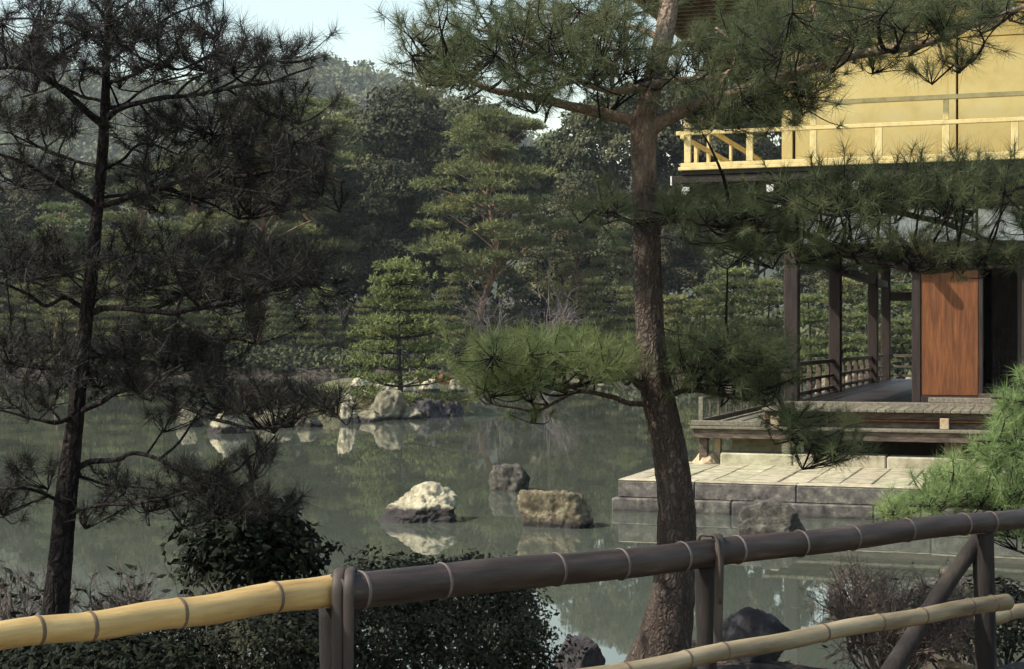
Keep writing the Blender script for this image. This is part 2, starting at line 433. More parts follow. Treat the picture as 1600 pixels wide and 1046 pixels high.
def make_broadleaf(seed, mat, H=15.0, R=4.6, clumps=30, leaves=820, size=.20, trunk_h=.16):
    rng = np.random.default_rng(seed)
    root = link('broadleaf_tree', None)
    tops = []
    for k in range(clumps):
        z = rng.uniform(trunk_h, 1.0) ** .85
        rr = R * math.sin(math.pi * min(.97, .22 + .75 * (z - trunk_h) / (1 - trunk_h))) ** .7
        a = rng.uniform(0, 2 * math.pi); q = rr * math.sqrt(rng.uniform(.12, 1)) * .85
        tops.append([q * math.cos(a), q * math.sin(a), z * H * .93])
    tops = np.array(tops)
    w = MB()
    lean = rng.normal(size=2) * .8
    tp = smooth_path([[0, 0, -.6], [lean[0] * .3, lean[1] * .3, H * .25], [lean[0], lean[1], H * .55], [lean[0] * .6, lean[1] * .6, H * .85]], 14)
    w.tube(tp, np.linspace(.30, .06, 14), 7)
    for p in tops:
        k = np.argmin(np.abs(tp[:, 2] - (p[2] - 1.8 - .25 * np.linalg.norm(p[:2])))); s = tp[k]
        mid = (s + p) / 2 + np.array([0, 0, -.3]) + rng.normal(size=3) * .3
        w.tube(smooth_path([s, mid, p], 6), np.linspace(.11, .03, 6), 5, cap=False)
    w.build('trunk', M['bark_far'], root, True)
    Pn, Nn = [], []
    for p in tops:
        r = rng.uniform(.9, 1.9) * R / 4.6
        d = unit(rng.normal(size=(leaves, 3))); d[:, 2] = np.where(d[:, 2] < -.35, -d[:, 2], d[:, 2])
        lump = 1 + .28 * fbm(d * 2.2 + p, 2)
        q = p + d * (r * lump * rng.uniform(.72, 1.05, leaves))[:, None] * np.array([1.1, 1.1, .75])
        Pn.append(q); Nn.append(d + np.array([0, 0, .5]))
    V, Fq = leaf_quads(np.concatenate(Pn), np.concatenate(Nn), size, rng, 1.5, .7)
    c = MB(); c.add(V, Fq); c.build('crown', mat, root)
    return root

def make_pine(seed, mat, H=14.0, R=3.6, pads=30, tufts=150, bark='bark_red', lean=1.0, z0=.30, tl=.34):
    rng = np.random.default_rng(seed)
    root = link('pine_tree', None)
    w = MB()
    a0 = rng.uniform(0, 6.28); L_ = np.array([math.cos(a0), math.sin(a0), 0]) * lean
    tp = smooth_path([[0, 0, -.6], L_ * .25 + [0, 0, H * .22], L_ * .9 + [0, 0, H * .45], L_ * .5 + [0, 0, H * .7], L_ * .8 + [0, 0, H * .96]], 18)
    w.tube(tp, np.linspace(.24, .05, 18), 8)
    Pn, An = [], []
    for k in range(pads):
        f = z0 + (1 - z0) * (k + .5) / pads
        env = R * (1.08 - .75 * ((f - z0) / (1 - z0)) ** 1.6) * (.55 + .45 * sstep(z0, z0 + .18, f))
        a = k * 2.4 + rng.normal() * .5; q = env * rng.uniform(.35, 1.0)
        s = tp[min(17, int(f * 17))]
        c = np.array([s[0] + q * math.cos(a), s[1] + q * math.sin(a), f * H + rng.normal() * .2 + .1 * q])
        w.tube(smooth_path([s + [0, 0, -.4], (s + c) / 2 + [0, 0, -.15], c - [0, 0, .12]], 6), np.linspace(.07, .02, 6), 5, cap=False)
        n = int(tufts * rng.uniform(.6, 1.3)); pr = rng.uniform(.75, 1.45) * R / 3.6
        d = rng.normal(size=(n, 3)); d = unit(d) * rng.uniform(.2, 1, (n, 1)) ** .45
        d[:, 2] = np.abs(d[:, 2]) * .9 - .12
        lump = 1 + .25 * fbm(d * 2.5 + c, 2)[:, None]
        Pn.append(c + d * np.array([pr, pr, pr * .42]) * lump)
        An.append(unit(d * np.array([.8, .8, .2]) + np.array([0, 0, .75])))
    w.build('trunk', M[bark], root, True)
    V, Fq = blade_tufts(np.concatenate(Pn), np.concatenate(An), rng, 6, tl, .075, .85)
    c = MB(); c.add(V, Fq); c.build('crown', mat, root)
    return root

def make_layered(seed, mat, H=6.0, R=2.3, tiers=9, tufts=120, tl=.26):
    """young garden pine: upright stem, tiers of flat sprays"""
    rng = np.random.default_rng(seed)
    root = link('layered_pine', None)
    w = MB(); tp = smooth_path([[0, 0, -.5], [rng.normal() * .15, rng.normal() * .15, H * .5], [0, 0, H]], 12)
    w.tube(tp, np.linspace(.10, .02, 12), 6)
    Pn, An = [], []
    for k in range(tiers):
        f = .16 + .82 * k / (tiers - 1); env = R * (1.05 - .9 * f) + .12
        nb = 6 if f < .7 else 4
        for m_ in range(nb):
            a = 2 * math.pi * m_ / nb + k * 1.1 + rng.normal() * .25; q = env * rng.uniform(.6, 1.05)
            s = tp[min(11, int(f * 11))]; e = s + np.array([q * math.cos(a), q * math.sin(a), .16 * q + rng.normal() * .08])
            w.tube(smooth_path([s, (s + e) / 2 - [0, 0, .06], e], 5), np.linspace(.03, .01, 5), 4, cap=False)
            n = int(tufts * (.35 + .65 * env / R) * rng.uniform(.7, 1.2) / nb * 3)
            tt = rng.uniform(.3, 1.05, n) ** .8; c = s + (e - s) * tt[:, None]
            d = rng.normal(size=(n, 3)) * np.array([.24, .24, .09]) * R / 2.3; d[:, 2] = np.abs(d[:, 2])
            Pn.append(c + d); An.append(unit(d * 1.2 + np.array([.25 * math.cos(a), .25 * math.sin(a), .7])))
    w.build('trunk', M['bark_far'], root, True)
    V, Fq = blade_tufts(np.concatenate(Pn), np.concatenate(An), rng, 5, tl, .06, .8)
    c = MB(); c.add(V, Fq); c.build('crown', mat, root)
    return root

def make_bare(seed, H=4.5, R=3.0, stems=9):
    rng = np.random.default_rng(seed); root = link('bare_shrub', None); w = MB()
    def grow(p, d, ln, r, lev):
        e = p + d * ln; w.tube(smooth_path([p, (p + e) / 2 + rng.normal(size=3) * ln * .08, e], 4), np.linspace(r, r * .6, 4), 4, cap=False)
        if lev == 0: return
        for k in range(3 if lev > 1 else 4):
            nd = unit(d + rng.normal(size=3) * .5 + np.array([0, 0, .12]))
            grow(p + d * ln * rng.uniform(.5, 1), nd, ln * rng.uniform(.55, .8), r * .6, lev - 1)
    for k in range(stems):
        a = rng.uniform(0, 6.28)
        grow(np.array([.2 * math.cos(a), .2 * math.sin(a), -.2]), unit([math.cos(a) * R / H, math.sin(a) * R / H, rng.uniform(.7, 1.3)]), H * .42, .035, 3)
    w.build('stems', M['bare_twig'], root)
    return root

M['bare_twig'] = material('bare_twig', [(.11, .085, .085), (.22, .18, .175)], 3, .9)
KINDS = {
    'B0': (make_broadleaf(21, M['leaf_dark']), 15.0), 'B1': (make_broadleaf(22, M['leaf_dark'], R=5.2, clumps=34), 15.0), 'B2': (make_broadleaf(23, M['leaf_mid'], R=4.2), 15.0),
    'B3': (make_broadleaf(24, M['leaf_mid'], R=5.0, clumps=27, leaves=760), 15.0),
    'P0': (make_pine(31, M['pine_far']), 14.0), 'P1': (make_pine(32, M['pine_far'], R=4.2, pads=34), 14.0), 'P2': (make_pine(33, M['pine_far'], R=3.2, lean=1.8), 14.0),
    'H0': (make_pine(39, M['pine_far'], H=14, R=4.6, pads=44, tufts=170, lean=2.2, z0=.34), 14.0),
    'L0': (make_layered(41, M['pine_far']), 6.0), 'L1': (make_layered(42, M['pine_far'], R=2.7, tiers=8), 6.0), 'L2': (make_layered(43, M['pine_young'], R=2.0, tiers=8), 6.0),
    'D0': (make_bare(51), 4.5), 'D1': (make_bare(52, R=3.6, stems=11), 4.5)}
FIRST = {k: True for k in KINDS}
def place(kind, px, Y, top, label, cat, group, wide=1.0, rz=None, base=None):
    src, H = KINDS[kind]
    x = (px - 800) / F * Y; z0 = ground_h1(x, Y) if base is None else base
    h = (HZ - top) / F * Y + ZC - z0; s = h / H
    rz = random.uniform(0, 6.28) if rz is None else rz
    if FIRST[kind]:
        FIRST[kind] = False; o = src; o.location = (x, Y, z0); o.rotation_euler = (0, 0, rz); o.scale = (s * wide, s * wide, s)
    else:
        o = copy_tree(src, src.name.split('.')[0], (x, Y, z0), rz, (s * wide, s * wide, s))
    return tag(o, label, cat, group)

ORD = ['first', 'second', 'third', 'fourth', 'fifth', 'sixth', 'seventh', 'eighth', 'ninth', 'tenth', 'eleventh', 'twelfth', 'thirteenth', 'fourteenth', 'fifteenth', 'sixteenth', 'seventeenth', 'eighteenth']
def row(items, fmt, cat, group):
    items = sorted(items, key=lambda q: q[1])
    for k, it in enumerate(items):
        place(it[0], it[1], it[2], it[3], fmt % ORD[k], cat, group, it[4] if len(it) > 4 else 1.0, it[5] if len(it) > 5 else None)

row([('B0', -40, 120, 270, 1.1), ('B1', 60, 122, 262, 1.1), ('B2', 160, 118, 250), ('B3', 262, 124, 236, 1.1), ('B0', 352, 121, 205), ('B1', 455, 124, 160, .95), ('B2', 560, 120, 172),
     ('B1', 640, 117, 132, .9), ('B3', 705, 120, 140, .9), ('B0', 775, 118, 165, .9), ('B2', 880, 122, 205, .8), ('B3', 942, 116, 135, .85), ('B2', 1010, 118, 122, .85),
     ('B0', 1090, 114, 112, .8), ('B1', 1180, 116, 110, .8), ('B3', 1290, 116, 230), ('B0', 1420, 110, 300), ('B1', 1570, 112, 300)],
    'tall evergreen broadleaf tree at the back of the far wood, %s from the left', 'tree', 'tall broadleaf trees at the back of the far wood')
row([('B1', 20, 106, 360, 1.1), ('B0', 545, 104, 262, 1.0), ('B1', 612, 102, 250, .9), ('B0', 660, 105, 280), ('B3', 850, 108, 300, .9), ('B2', 905, 106, 285, .8), ('B3', 985, 104, 330, .9),
     ('B1', 1065, 100, 330, 1.0), ('B2', 1145, 96, 350, 1.0), ('B0', 1235, 92, 350, 1.0), ('B1', 1330, 88, 360, 1.1), ('B2', 1440, 86, 370, 1.1), ('B0', 1545, 84, 370, 1.1), ('B3', 120, 108, 330), ('B0', 455, 106, 330)],
    'dark leafy tree in the middle of the far wood, %s from the left', 'tree', 'dark leafy trees in the middle of the far wood')
row([('P0', 85, 100, 320, 1.1), ('P1', 215, 101, 300, 1.1), ('P2', 318, 102, 250), ('P1', 402, 100, 168, 1.0), ('P0', 500, 103, 150, 1.0)],
    'red trunked pine with flat needle pads behind the dark near pine, %s from the left', 'pine tree', 'pines of the far bank on the left')
place('H0', 742, 97, 188, 'big leaning pine with red trunk and yellow green pads amid the far bank', 'pine tree', None, 1.0, 2.3)
row([('P0', 900, 99, 330, .9), ('P2', 965, 97, 370, .9)], 'smaller pine between the big leaning pine and the near trunk, %s from the left', 'pine tree', 'smaller pines right of the big leaning pine')
row([('L1', 40, 96, 440, 1.3), ('L0', 110, 95.5, 425, 1.2), ('L1', 185, 96, 405, 1.2), ('L0', 258, 95.5, 415, 1.2), ('L1', 340, 96, 440, 1.1), ('L0', 440, 96, 450, 1.1), ('L1', 505, 95.5, 445, 1.1), ('L0', 570, 96, 470, 1.1), ('L1', 640, 96, 455, 1.1), ('L1', 700, 95.5, 445, 1.0), ('L0', 752, 97, 452, 1.0),
     ('L1', 880, 97, 470, 1.0), ('L0', 925, 95, 430, 1.0), ('L1', 985, 94, 445, 1.0)],
    'low layered pine along the far shore, %s from the left', 'pine tree', 'layered pines along the far shore')
row([('L0', 1055, 72, 455, 1.0), ('L2', 1102, 70, 440, 1.0), ('L0', 1150, 71, 410, 1.1), ('L1', 1205, 72, 430, 1.0), ('L2', 1262, 66, 455, 1.25), ('L1', 1318, 67, 430, 1.2), ('L2', 1352, 65, 470, 1.2), ('L2', 1412, 66, 440, 1.25), ('L1', 1470, 68, 430, 1.2), ('L2', 1585, 66, 470, 1.2)],
    'layered garden pine on the shore behind the pavilion, %s from the left', 'pine tree', 'garden pines behind the pavilion')
place('D0', 812, 93.6, 398, 'bare grey purple bush spreading below the big leaning pine', 'bush', None, 1.1)
place('D1', 545, 98, 450, 'bare tangled bush left of the small bright island pine', 'bush', None, .8)
place('L2', 390, 93.6, 530, 'small bright green bushy pine at the edge of the far shore', 'pine tree', None, 1.5, base=.2)

# undergrowth along the far shore
rng = np.random.default_rng(77); pts, nr = [], []
for k in range(900):
    x = rng.uniform(-42, 30); dd = rng.uniform(0, 1) ** 1.4 * 26; y = far_edge(x) + .5 + dd; z = ground_h1(x, y)
    r = rng.uniform(.5, 1.3) + .07 * dd; n = 110
    d = unit(rng.normal(size=(n, 3))); d[:, 2] = np.abs(d[:, 2])
    pts.append(np.array([x, y, z]) + d * r * np.array([1.2, 1, .9]) * rng.uniform(.7, 1.05, (n, 1))); nr.append(d)
for k in range(200):
    x = rng.uniform(-46, 34); y = far_edge(x) + rng.uniform(18, 34); z = ground_h1(x, y)
    r = rng.uniform(2.2, 4.2); n = 420
    d = unit(rng.normal(size=(n, 3))); d[:, 2] = np.abs(d[:, 2])
    pts.append(np.array([x, y, z]) + d * r * np.array([1.1, 1, 1.1]) * (1 + .25 * fbm(d * 2.5 + k, 2))[:, None] * rng.uniform(.75, 1.05, (n, 1))); nr.append(d)
b = MB(); b.add(*leaf_quads(np.concatenate(pts), np.concatenate(nr), .24, rng, 1.4, .7))
tag(b.build('undergrowth', M['leaf_dark']), 'dark undergrowth along the far shore', kind='stuff')

# ------------------------------------------------------------------ rocks and islands
M['rock_pale'] = material('rock_pale', [(.12, .10, .065), (.34, .30, .20), (.52, .48, .35)], 8, .9, 1.0, 22, bdist=.03, extra=wet_band(.14, .19))
M['rock_brown'] = material('rock_brown', [(.035, .028, .02), (.13, .105, .065), (.29, .25, .16)], 9, .92, 1.0, 24, bdist=.03, extra=wet_band(.05, .12))
M['rock_grey'] = material('rock_grey', [(.022, .019, .017), (.065, .058, .048), (.15, .135, .105)], 9, .92, 1.0, 24, bdist=.03, extra=wet_band(.0, .05))
M['rock_shore'] = material('rock_shore', [(.05, .045, .035), (.19, .17, .115), (.42, .38, .26)], 1.6, .92, 1.0, 8, bdist=.06, extra=wet_band(.05, .16))
M['rock_dark'] = material('rock_dark', [(.018, .016, .017), (.045, .04, .042), (.085, .075, .075)], 6, .9, 1.0, 20, bdist=.02)

def ico(n):
    t = (1 + 5 ** .5) / 2
    V = unit(np.array([[-1, t, 0], [1, t, 0], [-1, -t, 0], [1, -t, 0], [0, -1, t], [0, 1, t], [0, -1, -t], [0, 1, -t], [t, 0, -1], [t, 0, 1], [-t, 0, -1], [-t, 0, 1]]))
    Fc = np.array([[0, 11, 5], [0, 5, 1], [0, 1, 7], [0, 7, 10], [0, 10, 11], [1, 5, 9], [5, 11, 4], [11, 10, 2], [10, 7, 6], [7, 1, 8], [3, 9, 4], [3, 4, 2], [3, 2, 6], [3, 6, 8], [3, 8, 9], [4, 9, 5], [2, 4, 11], [6, 2, 10], [8, 6, 7], [9, 8, 1]])
    for _ in range(n):
        E_ = np.sort(np.concatenate([Fc[:, [0, 1]], Fc[:, [1, 2]], Fc[:, [2, 0]]]), 1)
        U, inv = np.unique(E_, axis=0, return_inverse=True); inv = inv.reshape(-1)
        m = unit(V[U].mean(1)); k = len(Fc); o = len(V); V = np.vstack([V, m])
        a, b_, c = o + inv[:k], o + inv[k:2 * k], o + inv[2 * k:]
        Fc = np.concatenate([np.stack([Fc[:, 0], a, c], 1), np.stack([a, Fc[:, 1], b_], 1), np.stack([c, b_, Fc[:, 2]], 1), np.stack([a, b_, c], 1)])
    return V, Fc
ICO = {k: ico(k) for k in (3, 4, 5)}

def rock_verts(w, d, h, seed, planes=14, rough=.10, lev=4, flat=0.0):
    """blocky weathered stone w x d x h, its foot at z=0 reaching a little below"""
    rng = np.random.default_rng(seed); V, Fc = ICO[lev]
    n = unit(rng.normal(size=(planes, 3)) * np.array([1, 1, .8])); n = np.vstack([n, [[0, 0, 1], [0, 0, -1]]])
    hh = rng.uniform(.62, .95, len(n)); hh[-2] = .85 - flat; hh[-1] = .8
    dot = np.maximum(V @ n.T, 1e-3); r = np.min(hh / dot, 1); r = np.minimum(r, 1.15)
    P = V * r[:, None]
    q = P * 2.2 + seed * 3.7
    P = P * (1 + rough * fbm(q, 6, .6) + .5 * rough * (1 - 2 * np.abs(fbm(q * 2.1 + 9, 4))))[:, None]
    lo, hi = P.min(0), P.max(0); P = (P - (lo + hi) / 2) / (hi - lo)
    P = P * np.array([w, d, h * 1.9]); P[:, 2] += h * 1.9 / 2 - h * .9
    return P, Fc

def rock(name, x, y, z, w, d, h, seed, mat, label, cat='rock', group=None, parent=None, **kw):
    P, Fc = rock_verts(w, d, h, seed, **kw)
    b = MB(); b.add(P, Fc); o = b.build(name, M[mat], parent, True); o.location = (x, y, z)
    if parent is None: tag(o, label, cat, group)
    return o

G_ = 'rocks standing in the pond'
def pond_rock(px, py, wpx, hpx, seed, mat, label, dep=.8, **kw):
    p = ground_at(px, py, 0); k = p[1] / F
    w = wpx * k; rock('pond_rock', p[0], p[1] + w * dep * .4, 0, w, w * dep, hpx * k * 1.06, seed, mat, label, 'rock', G_, **kw)
pond_rock(649, 817, 150, 56, 8, 'rock_pale', 'pale knobbly rock with a dark wet foot standing alone in the pond', .75, lev=5, rough=.13, planes=34, flat=-.12)
pond_rock(872, 826, 130, 57, 12, 'rock_brown', 'squat brown block of rock with a flat top beside the landing stage', .7, lev=5, flat=.12, planes=9)
pond_rock(795, 768, 68, 40, 17, 'rock_grey', 'small mossy stump shaped rock behind the squat brown one', .8, flat=.1, planes=9)
pond_rock(1211, 838, 110, 52, 23, 'rock_grey', 'rounded grey boulder right of the near trunk, above the bamboo rail', .8, lev=5, planes=26, rough=.07)

def island(name, cx, cy, rx, ry, h, label):
    n = 40; A, R_ = np.meshgrid(np.linspace(0, 2 * np.pi, 48, endpoint=False), np.linspace(0, 1.15, 16))
    edge = 1 + .18 * np.sin(3 * A + cx) + .1 * np.sin(5 * A + 1)
    x = cx + rx * R_ * edge * np.cos(A); y = cy + ry * R_ * edge * np.sin(A)
    z = h * (1 - sstep(.35, 1.1, R_)) - .35 * sstep(.8, 1.15, R_) + .1 * fbm(np.stack([x, y, x * 0], -1).reshape(-1, 3), 3).reshape(x.shape)
    i = np.arange(15)[:, None] * 48; j = np.arange(48)[None]; j2 = (j + 1) % 48
    b = MB(); b.add(np.stack([x, y, z], -1), np.stack([i + j, i + 48 + j, i + 48 + j2, i + j2], -1).reshape(-1, 4))
    tag(b.build(name, M['moss'], smooth=True), label, kind='structure')
M['moss'] = material('moss', [(.04, .035, .02), (.09, .085, .04), (.16, .14, .07)], 2.0, .95, .8, 12, bdist=.05)
island('island', -3.9, 47.5, 3.3, 2.6, .5, 'low mossy island carrying the small bright pine')
island('islet', -5.4, 73, 4.3, 2.2, .45, 'mossy islet behind the island')
M['dry_grass'] = material('dry_grass', [(.22, .10, .04), (.40, .20, .08)], 3, .9)

rs = [  # px, waterline py, width px, height px, material, what it is
    (352, 678, 68, 34, 'rock_pale', 'pale jagged rock under the dark pine branch, whitest of the island rocks'),
    (292, 668, 42, 26, 'rock_shore', 'small grey rock at the left end of the island rocks'),
    (428, 667, 60, 24, 'rock_shore', 'low brown rock right of the whitest island rock'),
    (480, 668, 46, 22, 'rock_shore', 'low dark rock in the middle of the island rocks'),
    (545, 662, 40, 46, 'rock_pale', 'tall pointed pale rock left of the big island boulder'),
    (606, 656, 76, 44, 'rock_shore', 'big boulder with a dark face in front of the small bright pine'),
    (668, 653, 62, 28, 'rock_dark', 'low dark rock right of the big island boulder'),
    (706, 652, 38, 22, 'rock_dark', 'dark rock at the right tip of the island'),
    (574, 640, 50, 28, 'rock_pale', 'yellowish rock behind the tall pointed island rock'),
    (577, 659, 44, 16, 'rock_shore', 'low flat stone at the foot of the big island boulder, on its left'),
    (641, 656, 46, 18, 'rock_shore', 'low flat stone at the foot of the big island boulder, on its right'),
    (688, 640, 40, 20, 'rock_pale', 'pale low rock behind the dark rocks at the right end of the island'),
    (640, 632, 50, 18, 'rock_shore', 'mossy low rock beside the foot of the small bright pine')]
for k, (px, py, w, h, mt, lab) in enumerate(rs):
    p = ground_at(px, py, 0); s = p[1] / F
    rock('island_rock', p[0], p[1] + .3, 0, w * s, w * s * .8, h * s * 1.1, 60 + k, mt, lab, 'rock', 'rocks round the island', rough=.13)
rs = [(561, 607, 30, 22, 'rock_pale', 'round pale boulder on the islet, left of the pine stem'), (632, 612, 46, 26, 'rock_shore', 'grey rock behind the small bright pine stem'),
      (672, 612, 40, 22, 'rock_pale', 'pale rock beside the orange patch on the islet'), (716, 611, 34, 20, 'rock_shore', 'grey rock right of the orange patch on the islet'),
      (600, 613, 30, 16, 'rock_shore', 'low rock between the round boulder and the pine stem')]
for k, (px, py, w, h, mt, lab) in enumerate(rs):
    p = ground_at(px, py, .05); s = p[1] / F
    rock('islet_rock', p[0], p[1], .02, w * s, w * s * .8, h * s, 80 + k, mt, lab, 'rock', 'rocks on the islet', rough=.12)
# dry orange ground cover on the islet and reeds on the island
rng = np.random.default_rng(3)
p = ground_at(690, 596, .35); n = 900
a = rng.uniform(0, 6.28, n); q = np.sqrt(rng.uniform(0, 1, n))
Pp = np.stack([p[0] + 1.0 * q * np.cos(a), p[1] + .7 * q * np.sin(a), .3 + .25 * (1 - q) + 0 * q], -1)
b = MB(); b.add(*blade_tufts(Pp, np.tile([0, 0, 1.0], (n, 1)), rng, 5, .22, .04, .8))
tag(b.build('dry_grass', M['dry_grass']), 'patch of orange dry grass on the islet', kind='stuff')
M['sedge'] = material('sedge', [(.06, .055, .025), (.13, .115, .05)], 2, .8, transl=.2)
n = 1500; px_ = rng.uniform(-7.2, -1.2, n); py_ = 47.5 + rng.normal(size=n) * 1.0
b = MB(); b.add(*blade_tufts(np.stack([px_, py_, np.full(n, .42)], -1), np.tile([0, 0, 1.0], (n, 1)), rng, 5, .20, .03, .8))
tag(b.build('sedge_grass', M['sedge']), 'short sedge growing between the island rocks', kind='stuff')

isl = make_layered(47, M['pine_young'], H=4.2, R=2.2, tiers=12, tufts=120, tl=.16); isl.name = 'island_pine'
p = at(628, 612, 46.5); isl.location = (p[0], 46.5, .35)
tag(isl, 'small bright green pine with open tiers standing on the island', 'pine tree')

# far shore stones behind the pavilion and along the bank
k = 0
for (px, Y, w, lab) in ((1246, 60, .9, 'first'), (1290, 61, .8, 'second'), (1335, 61, 1.0, 'third'), (1380, 60, .8, 'fourth'), (1425, 61, .9, 'fifth')):
    x = (px - 800) / F * Y; rock('shore_rock', x, Y, .3, w, w * .8, w * .6, 120 + k, 'rock_shore', 'rock on the shore seen between the pavilion posts, %s from the left' % lab, 'rock', 'shore rocks behind the pavilion'); k += 1
for (px, lab) in ((905, 'left'), (950, 'right')):
    x = (px - 800) / F * 91; rock('shore_rock', x, far_edge(x) - .6, -.1, 1.2, 1.0, .6, 140 + k, 'rock_shore', 'low grey rock at the far waterline near the trunk, the %s one of two' % lab, 'rock', 'rocks of the far waterline'); k += 1

# ------------------------------------------------------------------ landing stage and pavilion, in their own axes: s along the front, t into depth
ANG = math.atan(850 / 2500.)
OX, OY = 1.364, 20.546
U_ = np.array([math.cos(ANG), -math.sin(ANG)]); V_ = np.array([math.sin(ANG), math.cos(ANG)])
def W(v):
    v = np.asarray(v, float); xy = np.array([OX, OY]) + v[..., :1] * U_ + v[..., 1:2] * V_
    return np.concatenate([xy, v[..., 2:]], -1)
def lbox(b, s0, s1, t0, t1, z0, z1, bev=.006):
    b.box((s0, t0, z0), (s1, t1, z1), W, bev)
def part(name, mat, parent, *boxes, bev=.006):
    b = MB()
    for q in boxes: lbox(b, *q, bev=bev)
    return b.build(name, M[mat], parent)

M['slab'] = material('slab', [(.15, .13, .085), (.31, .275, .18), (.42, .38, .26)], 5.5, .9, .5, 30, bdist=.006, rnd=.14)
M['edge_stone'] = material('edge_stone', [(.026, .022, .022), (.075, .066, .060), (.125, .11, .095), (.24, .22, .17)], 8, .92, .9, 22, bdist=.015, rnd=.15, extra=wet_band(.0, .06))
M['kerb_stone'] = material('kerb_stone', [(.20, .18, .12), (.32, .29, .20), (.42, .385, .28)], 6, .92, .8, 26, bdist=.012, rnd=.12)
M['sand_stone'] = material('sand_stone', [(.30, .22, .13), (.48, .38, .25)], 6, .92, .9, 18, bdist=.02)
M['plank'] = material('plank', [(.065, .056, .042), (.13, .115, .083), (.21, .185, .13)], 5, .75, .5, 30, (6, 1, 6), bdist=.004, rnd=.2)
M['beam_wood'] = material('beam_wood', [(.030, .021, .017), (.075, .055, .042), (.15, .12, .085)], 4, .8, .6, 24, (1, 3, 6), bdist=.005)
M['dark_wood'] = material('dark_wood', [(.010, .006, .005), (.022, .014, .012), (.042, .027, .022)], 5, .7, .5, 24, (4, 4, .5), bdist=.004)
M['floor_wood'] = material('floor_wood', [(.014, .010, .010), (.028, .021, .020)], 3, .5, .2, 20, (5, .6, 1), bdist=.003, spec=.25)
M['door_wood'] = material('door_wood', [(.040, .014, .006), (.13, .044, .013), (.22, .080, .025)], 3.0, .6, .35, 26, (7, 7, .6), bdist=.003, contrast=(.25, .75))
M['gold'] = material('gold', [(.88, .63, .25), (.97, .72, .305), (1.0, .775, .37)], 2.5, .42, .3, 45, bdist=.003, metallic=.7, spec=.5)
M['gold_rail'] = material('gold_rail', [(.40, .31, .13), (.60, .48, .22), (.66, .54, .28)], 7, .5, .3, 50, bdist=.003, metallic=.15)
M['plaster'] = material('plaster', [(.55, .56, .54), (.70, .71, .68)], 2, .9, .2, 40, bdist=.003)
M['white_paint'] = material('white_paint', [(.74, .73, .68), (.82, .81, .77)], 8, .8)
M['shingle'] = material('shingle', [(.03, .022, .018), (.08, .06, .05)], 6, .9, .8, 30, bdist=.02)

# stone landing stage: every block and slab a piece of its own
stage = thing('stone_landing_stage', 'low stone landing stage of pale slabs on dark water stained blocks', 'landing stage', loc=(OX, OY, 0))
def spart(*a, **k):
    o = part(*a, **k); o.matrix_parent_inverse = Matrix.Translation((-OX, -OY, 0)); return o
rng = np.random.default_rng(5)
s = -.07
for L in (1.55, 1.75, 1.3, 1.7, 1.5, 1.6):
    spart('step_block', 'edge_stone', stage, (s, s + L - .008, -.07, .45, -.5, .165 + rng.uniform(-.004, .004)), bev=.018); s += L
s = 0.0
for L in (1.0, 1.28, 1.62, 1.2, 1.7, 1.5, 1.1):
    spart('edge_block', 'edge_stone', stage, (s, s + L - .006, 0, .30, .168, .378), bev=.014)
    spart('edge_slab', 'slab', stage, (s, s + L - .006, .004, .30, .380, .402 + rng.uniform(-.004, .004)), bev=.008); s += L
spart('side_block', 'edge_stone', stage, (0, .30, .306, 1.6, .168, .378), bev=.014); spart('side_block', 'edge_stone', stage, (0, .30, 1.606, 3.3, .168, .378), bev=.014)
spart('edge_slab', 'slab', stage, (.004, .30, .306, 1.55, .380, .402), bev=.008); spart('edge_slab', 'slab', stage, (.004, .30, 1.558, 3.2, .380, .400), bev=.008)
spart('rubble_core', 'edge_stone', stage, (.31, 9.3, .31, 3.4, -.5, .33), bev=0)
s = .308
while s < 8.6:
    L = rng.uniform(.36, .46); cut = rng.uniform(1.1, 1.9)
    for (t0, t1) in ((.308, cut - .005), (cut + .005, 2.90)):
        spart('slab', 'slab', stage, (s, s + L - .012, t0, t1, .34, .399 + rng.uniform(-.006, .006)), bev=.010)
    s += L
s = .74
for L in (1.05, 1.3, 1.15, 1.4, 1.2, 1.5):
    spart('kerb_block', 'kerb_stone', stage, (s, s + L - .012, 2.90, 3.30, .36, .566 + rng.uniform(-.006, .006)), bev=.022); s += L
o = rock('corner_stone', *W(np.array([.52, 3.05, .36])), .44, .38, .2, 201, 'sand_stone', '', parent=stage, planes=30, flat=.1, rough=.05)
o.matrix_parent_inverse = Matrix.Translation((-OX, -OY, 0))

pav = thing('golden_pavilion', 'two storeys of a timber pavilion with gold leaf walls above a dark open veranda', 'pavilion', loc=(OX, OY, 0))
INV = Matrix.Translation((-OX, -OY, 0))
def pp(name, mat, *boxes, bev=.006, parent=None):
    o = part(name, mat, parent or pav, *boxes, bev=bev)
    if parent is None: o.matrix_parent_inverse = INV
    else: o.matrix_parent_inverse = Matrix()
    return o
# under the lower deck
pp('foundation', 'dark_wood', (1.75, 9.5, 4.2, 20.2, .1, 1.0), bev=0)
pp('footing_wall', 'kerb_stone', (.80, 1.62, 3.42, 3.7, .30, .80))
for (a0, a1, t_) in ((.42, .54, 2.95), (3.86, 4.1, 2.95), (6.2, 6.4, 2.95)):
    pp('stub_post', 'beam_wood', (a0, a1, t_, t_ + .14, .40, .775))
pp('stub_post', 'kerb_stone', (1.62, 1.74, 2.94, 3.12, .55, .775))
pp('stub_post', 'sand_stone', (.60, .70, 3.1, 3.25, .40, .775))
pp('deck_beam', 'beam_wood', (.36, 9.4, 2.80, 2.98, .775, .905))
pp('deck_beam', 'beam_wood', (.36, .52, 2.985, 9.0, .775, .905))
s = .34                                        # lower deck boards along the front
for t0 in (2.76, 2.93, 3.10, 3.27):
    pp('deck_board', 'plank', (.33, 9.4, t0, t0 + .162, .908, .945 + random.uniform(-.002, .002)))
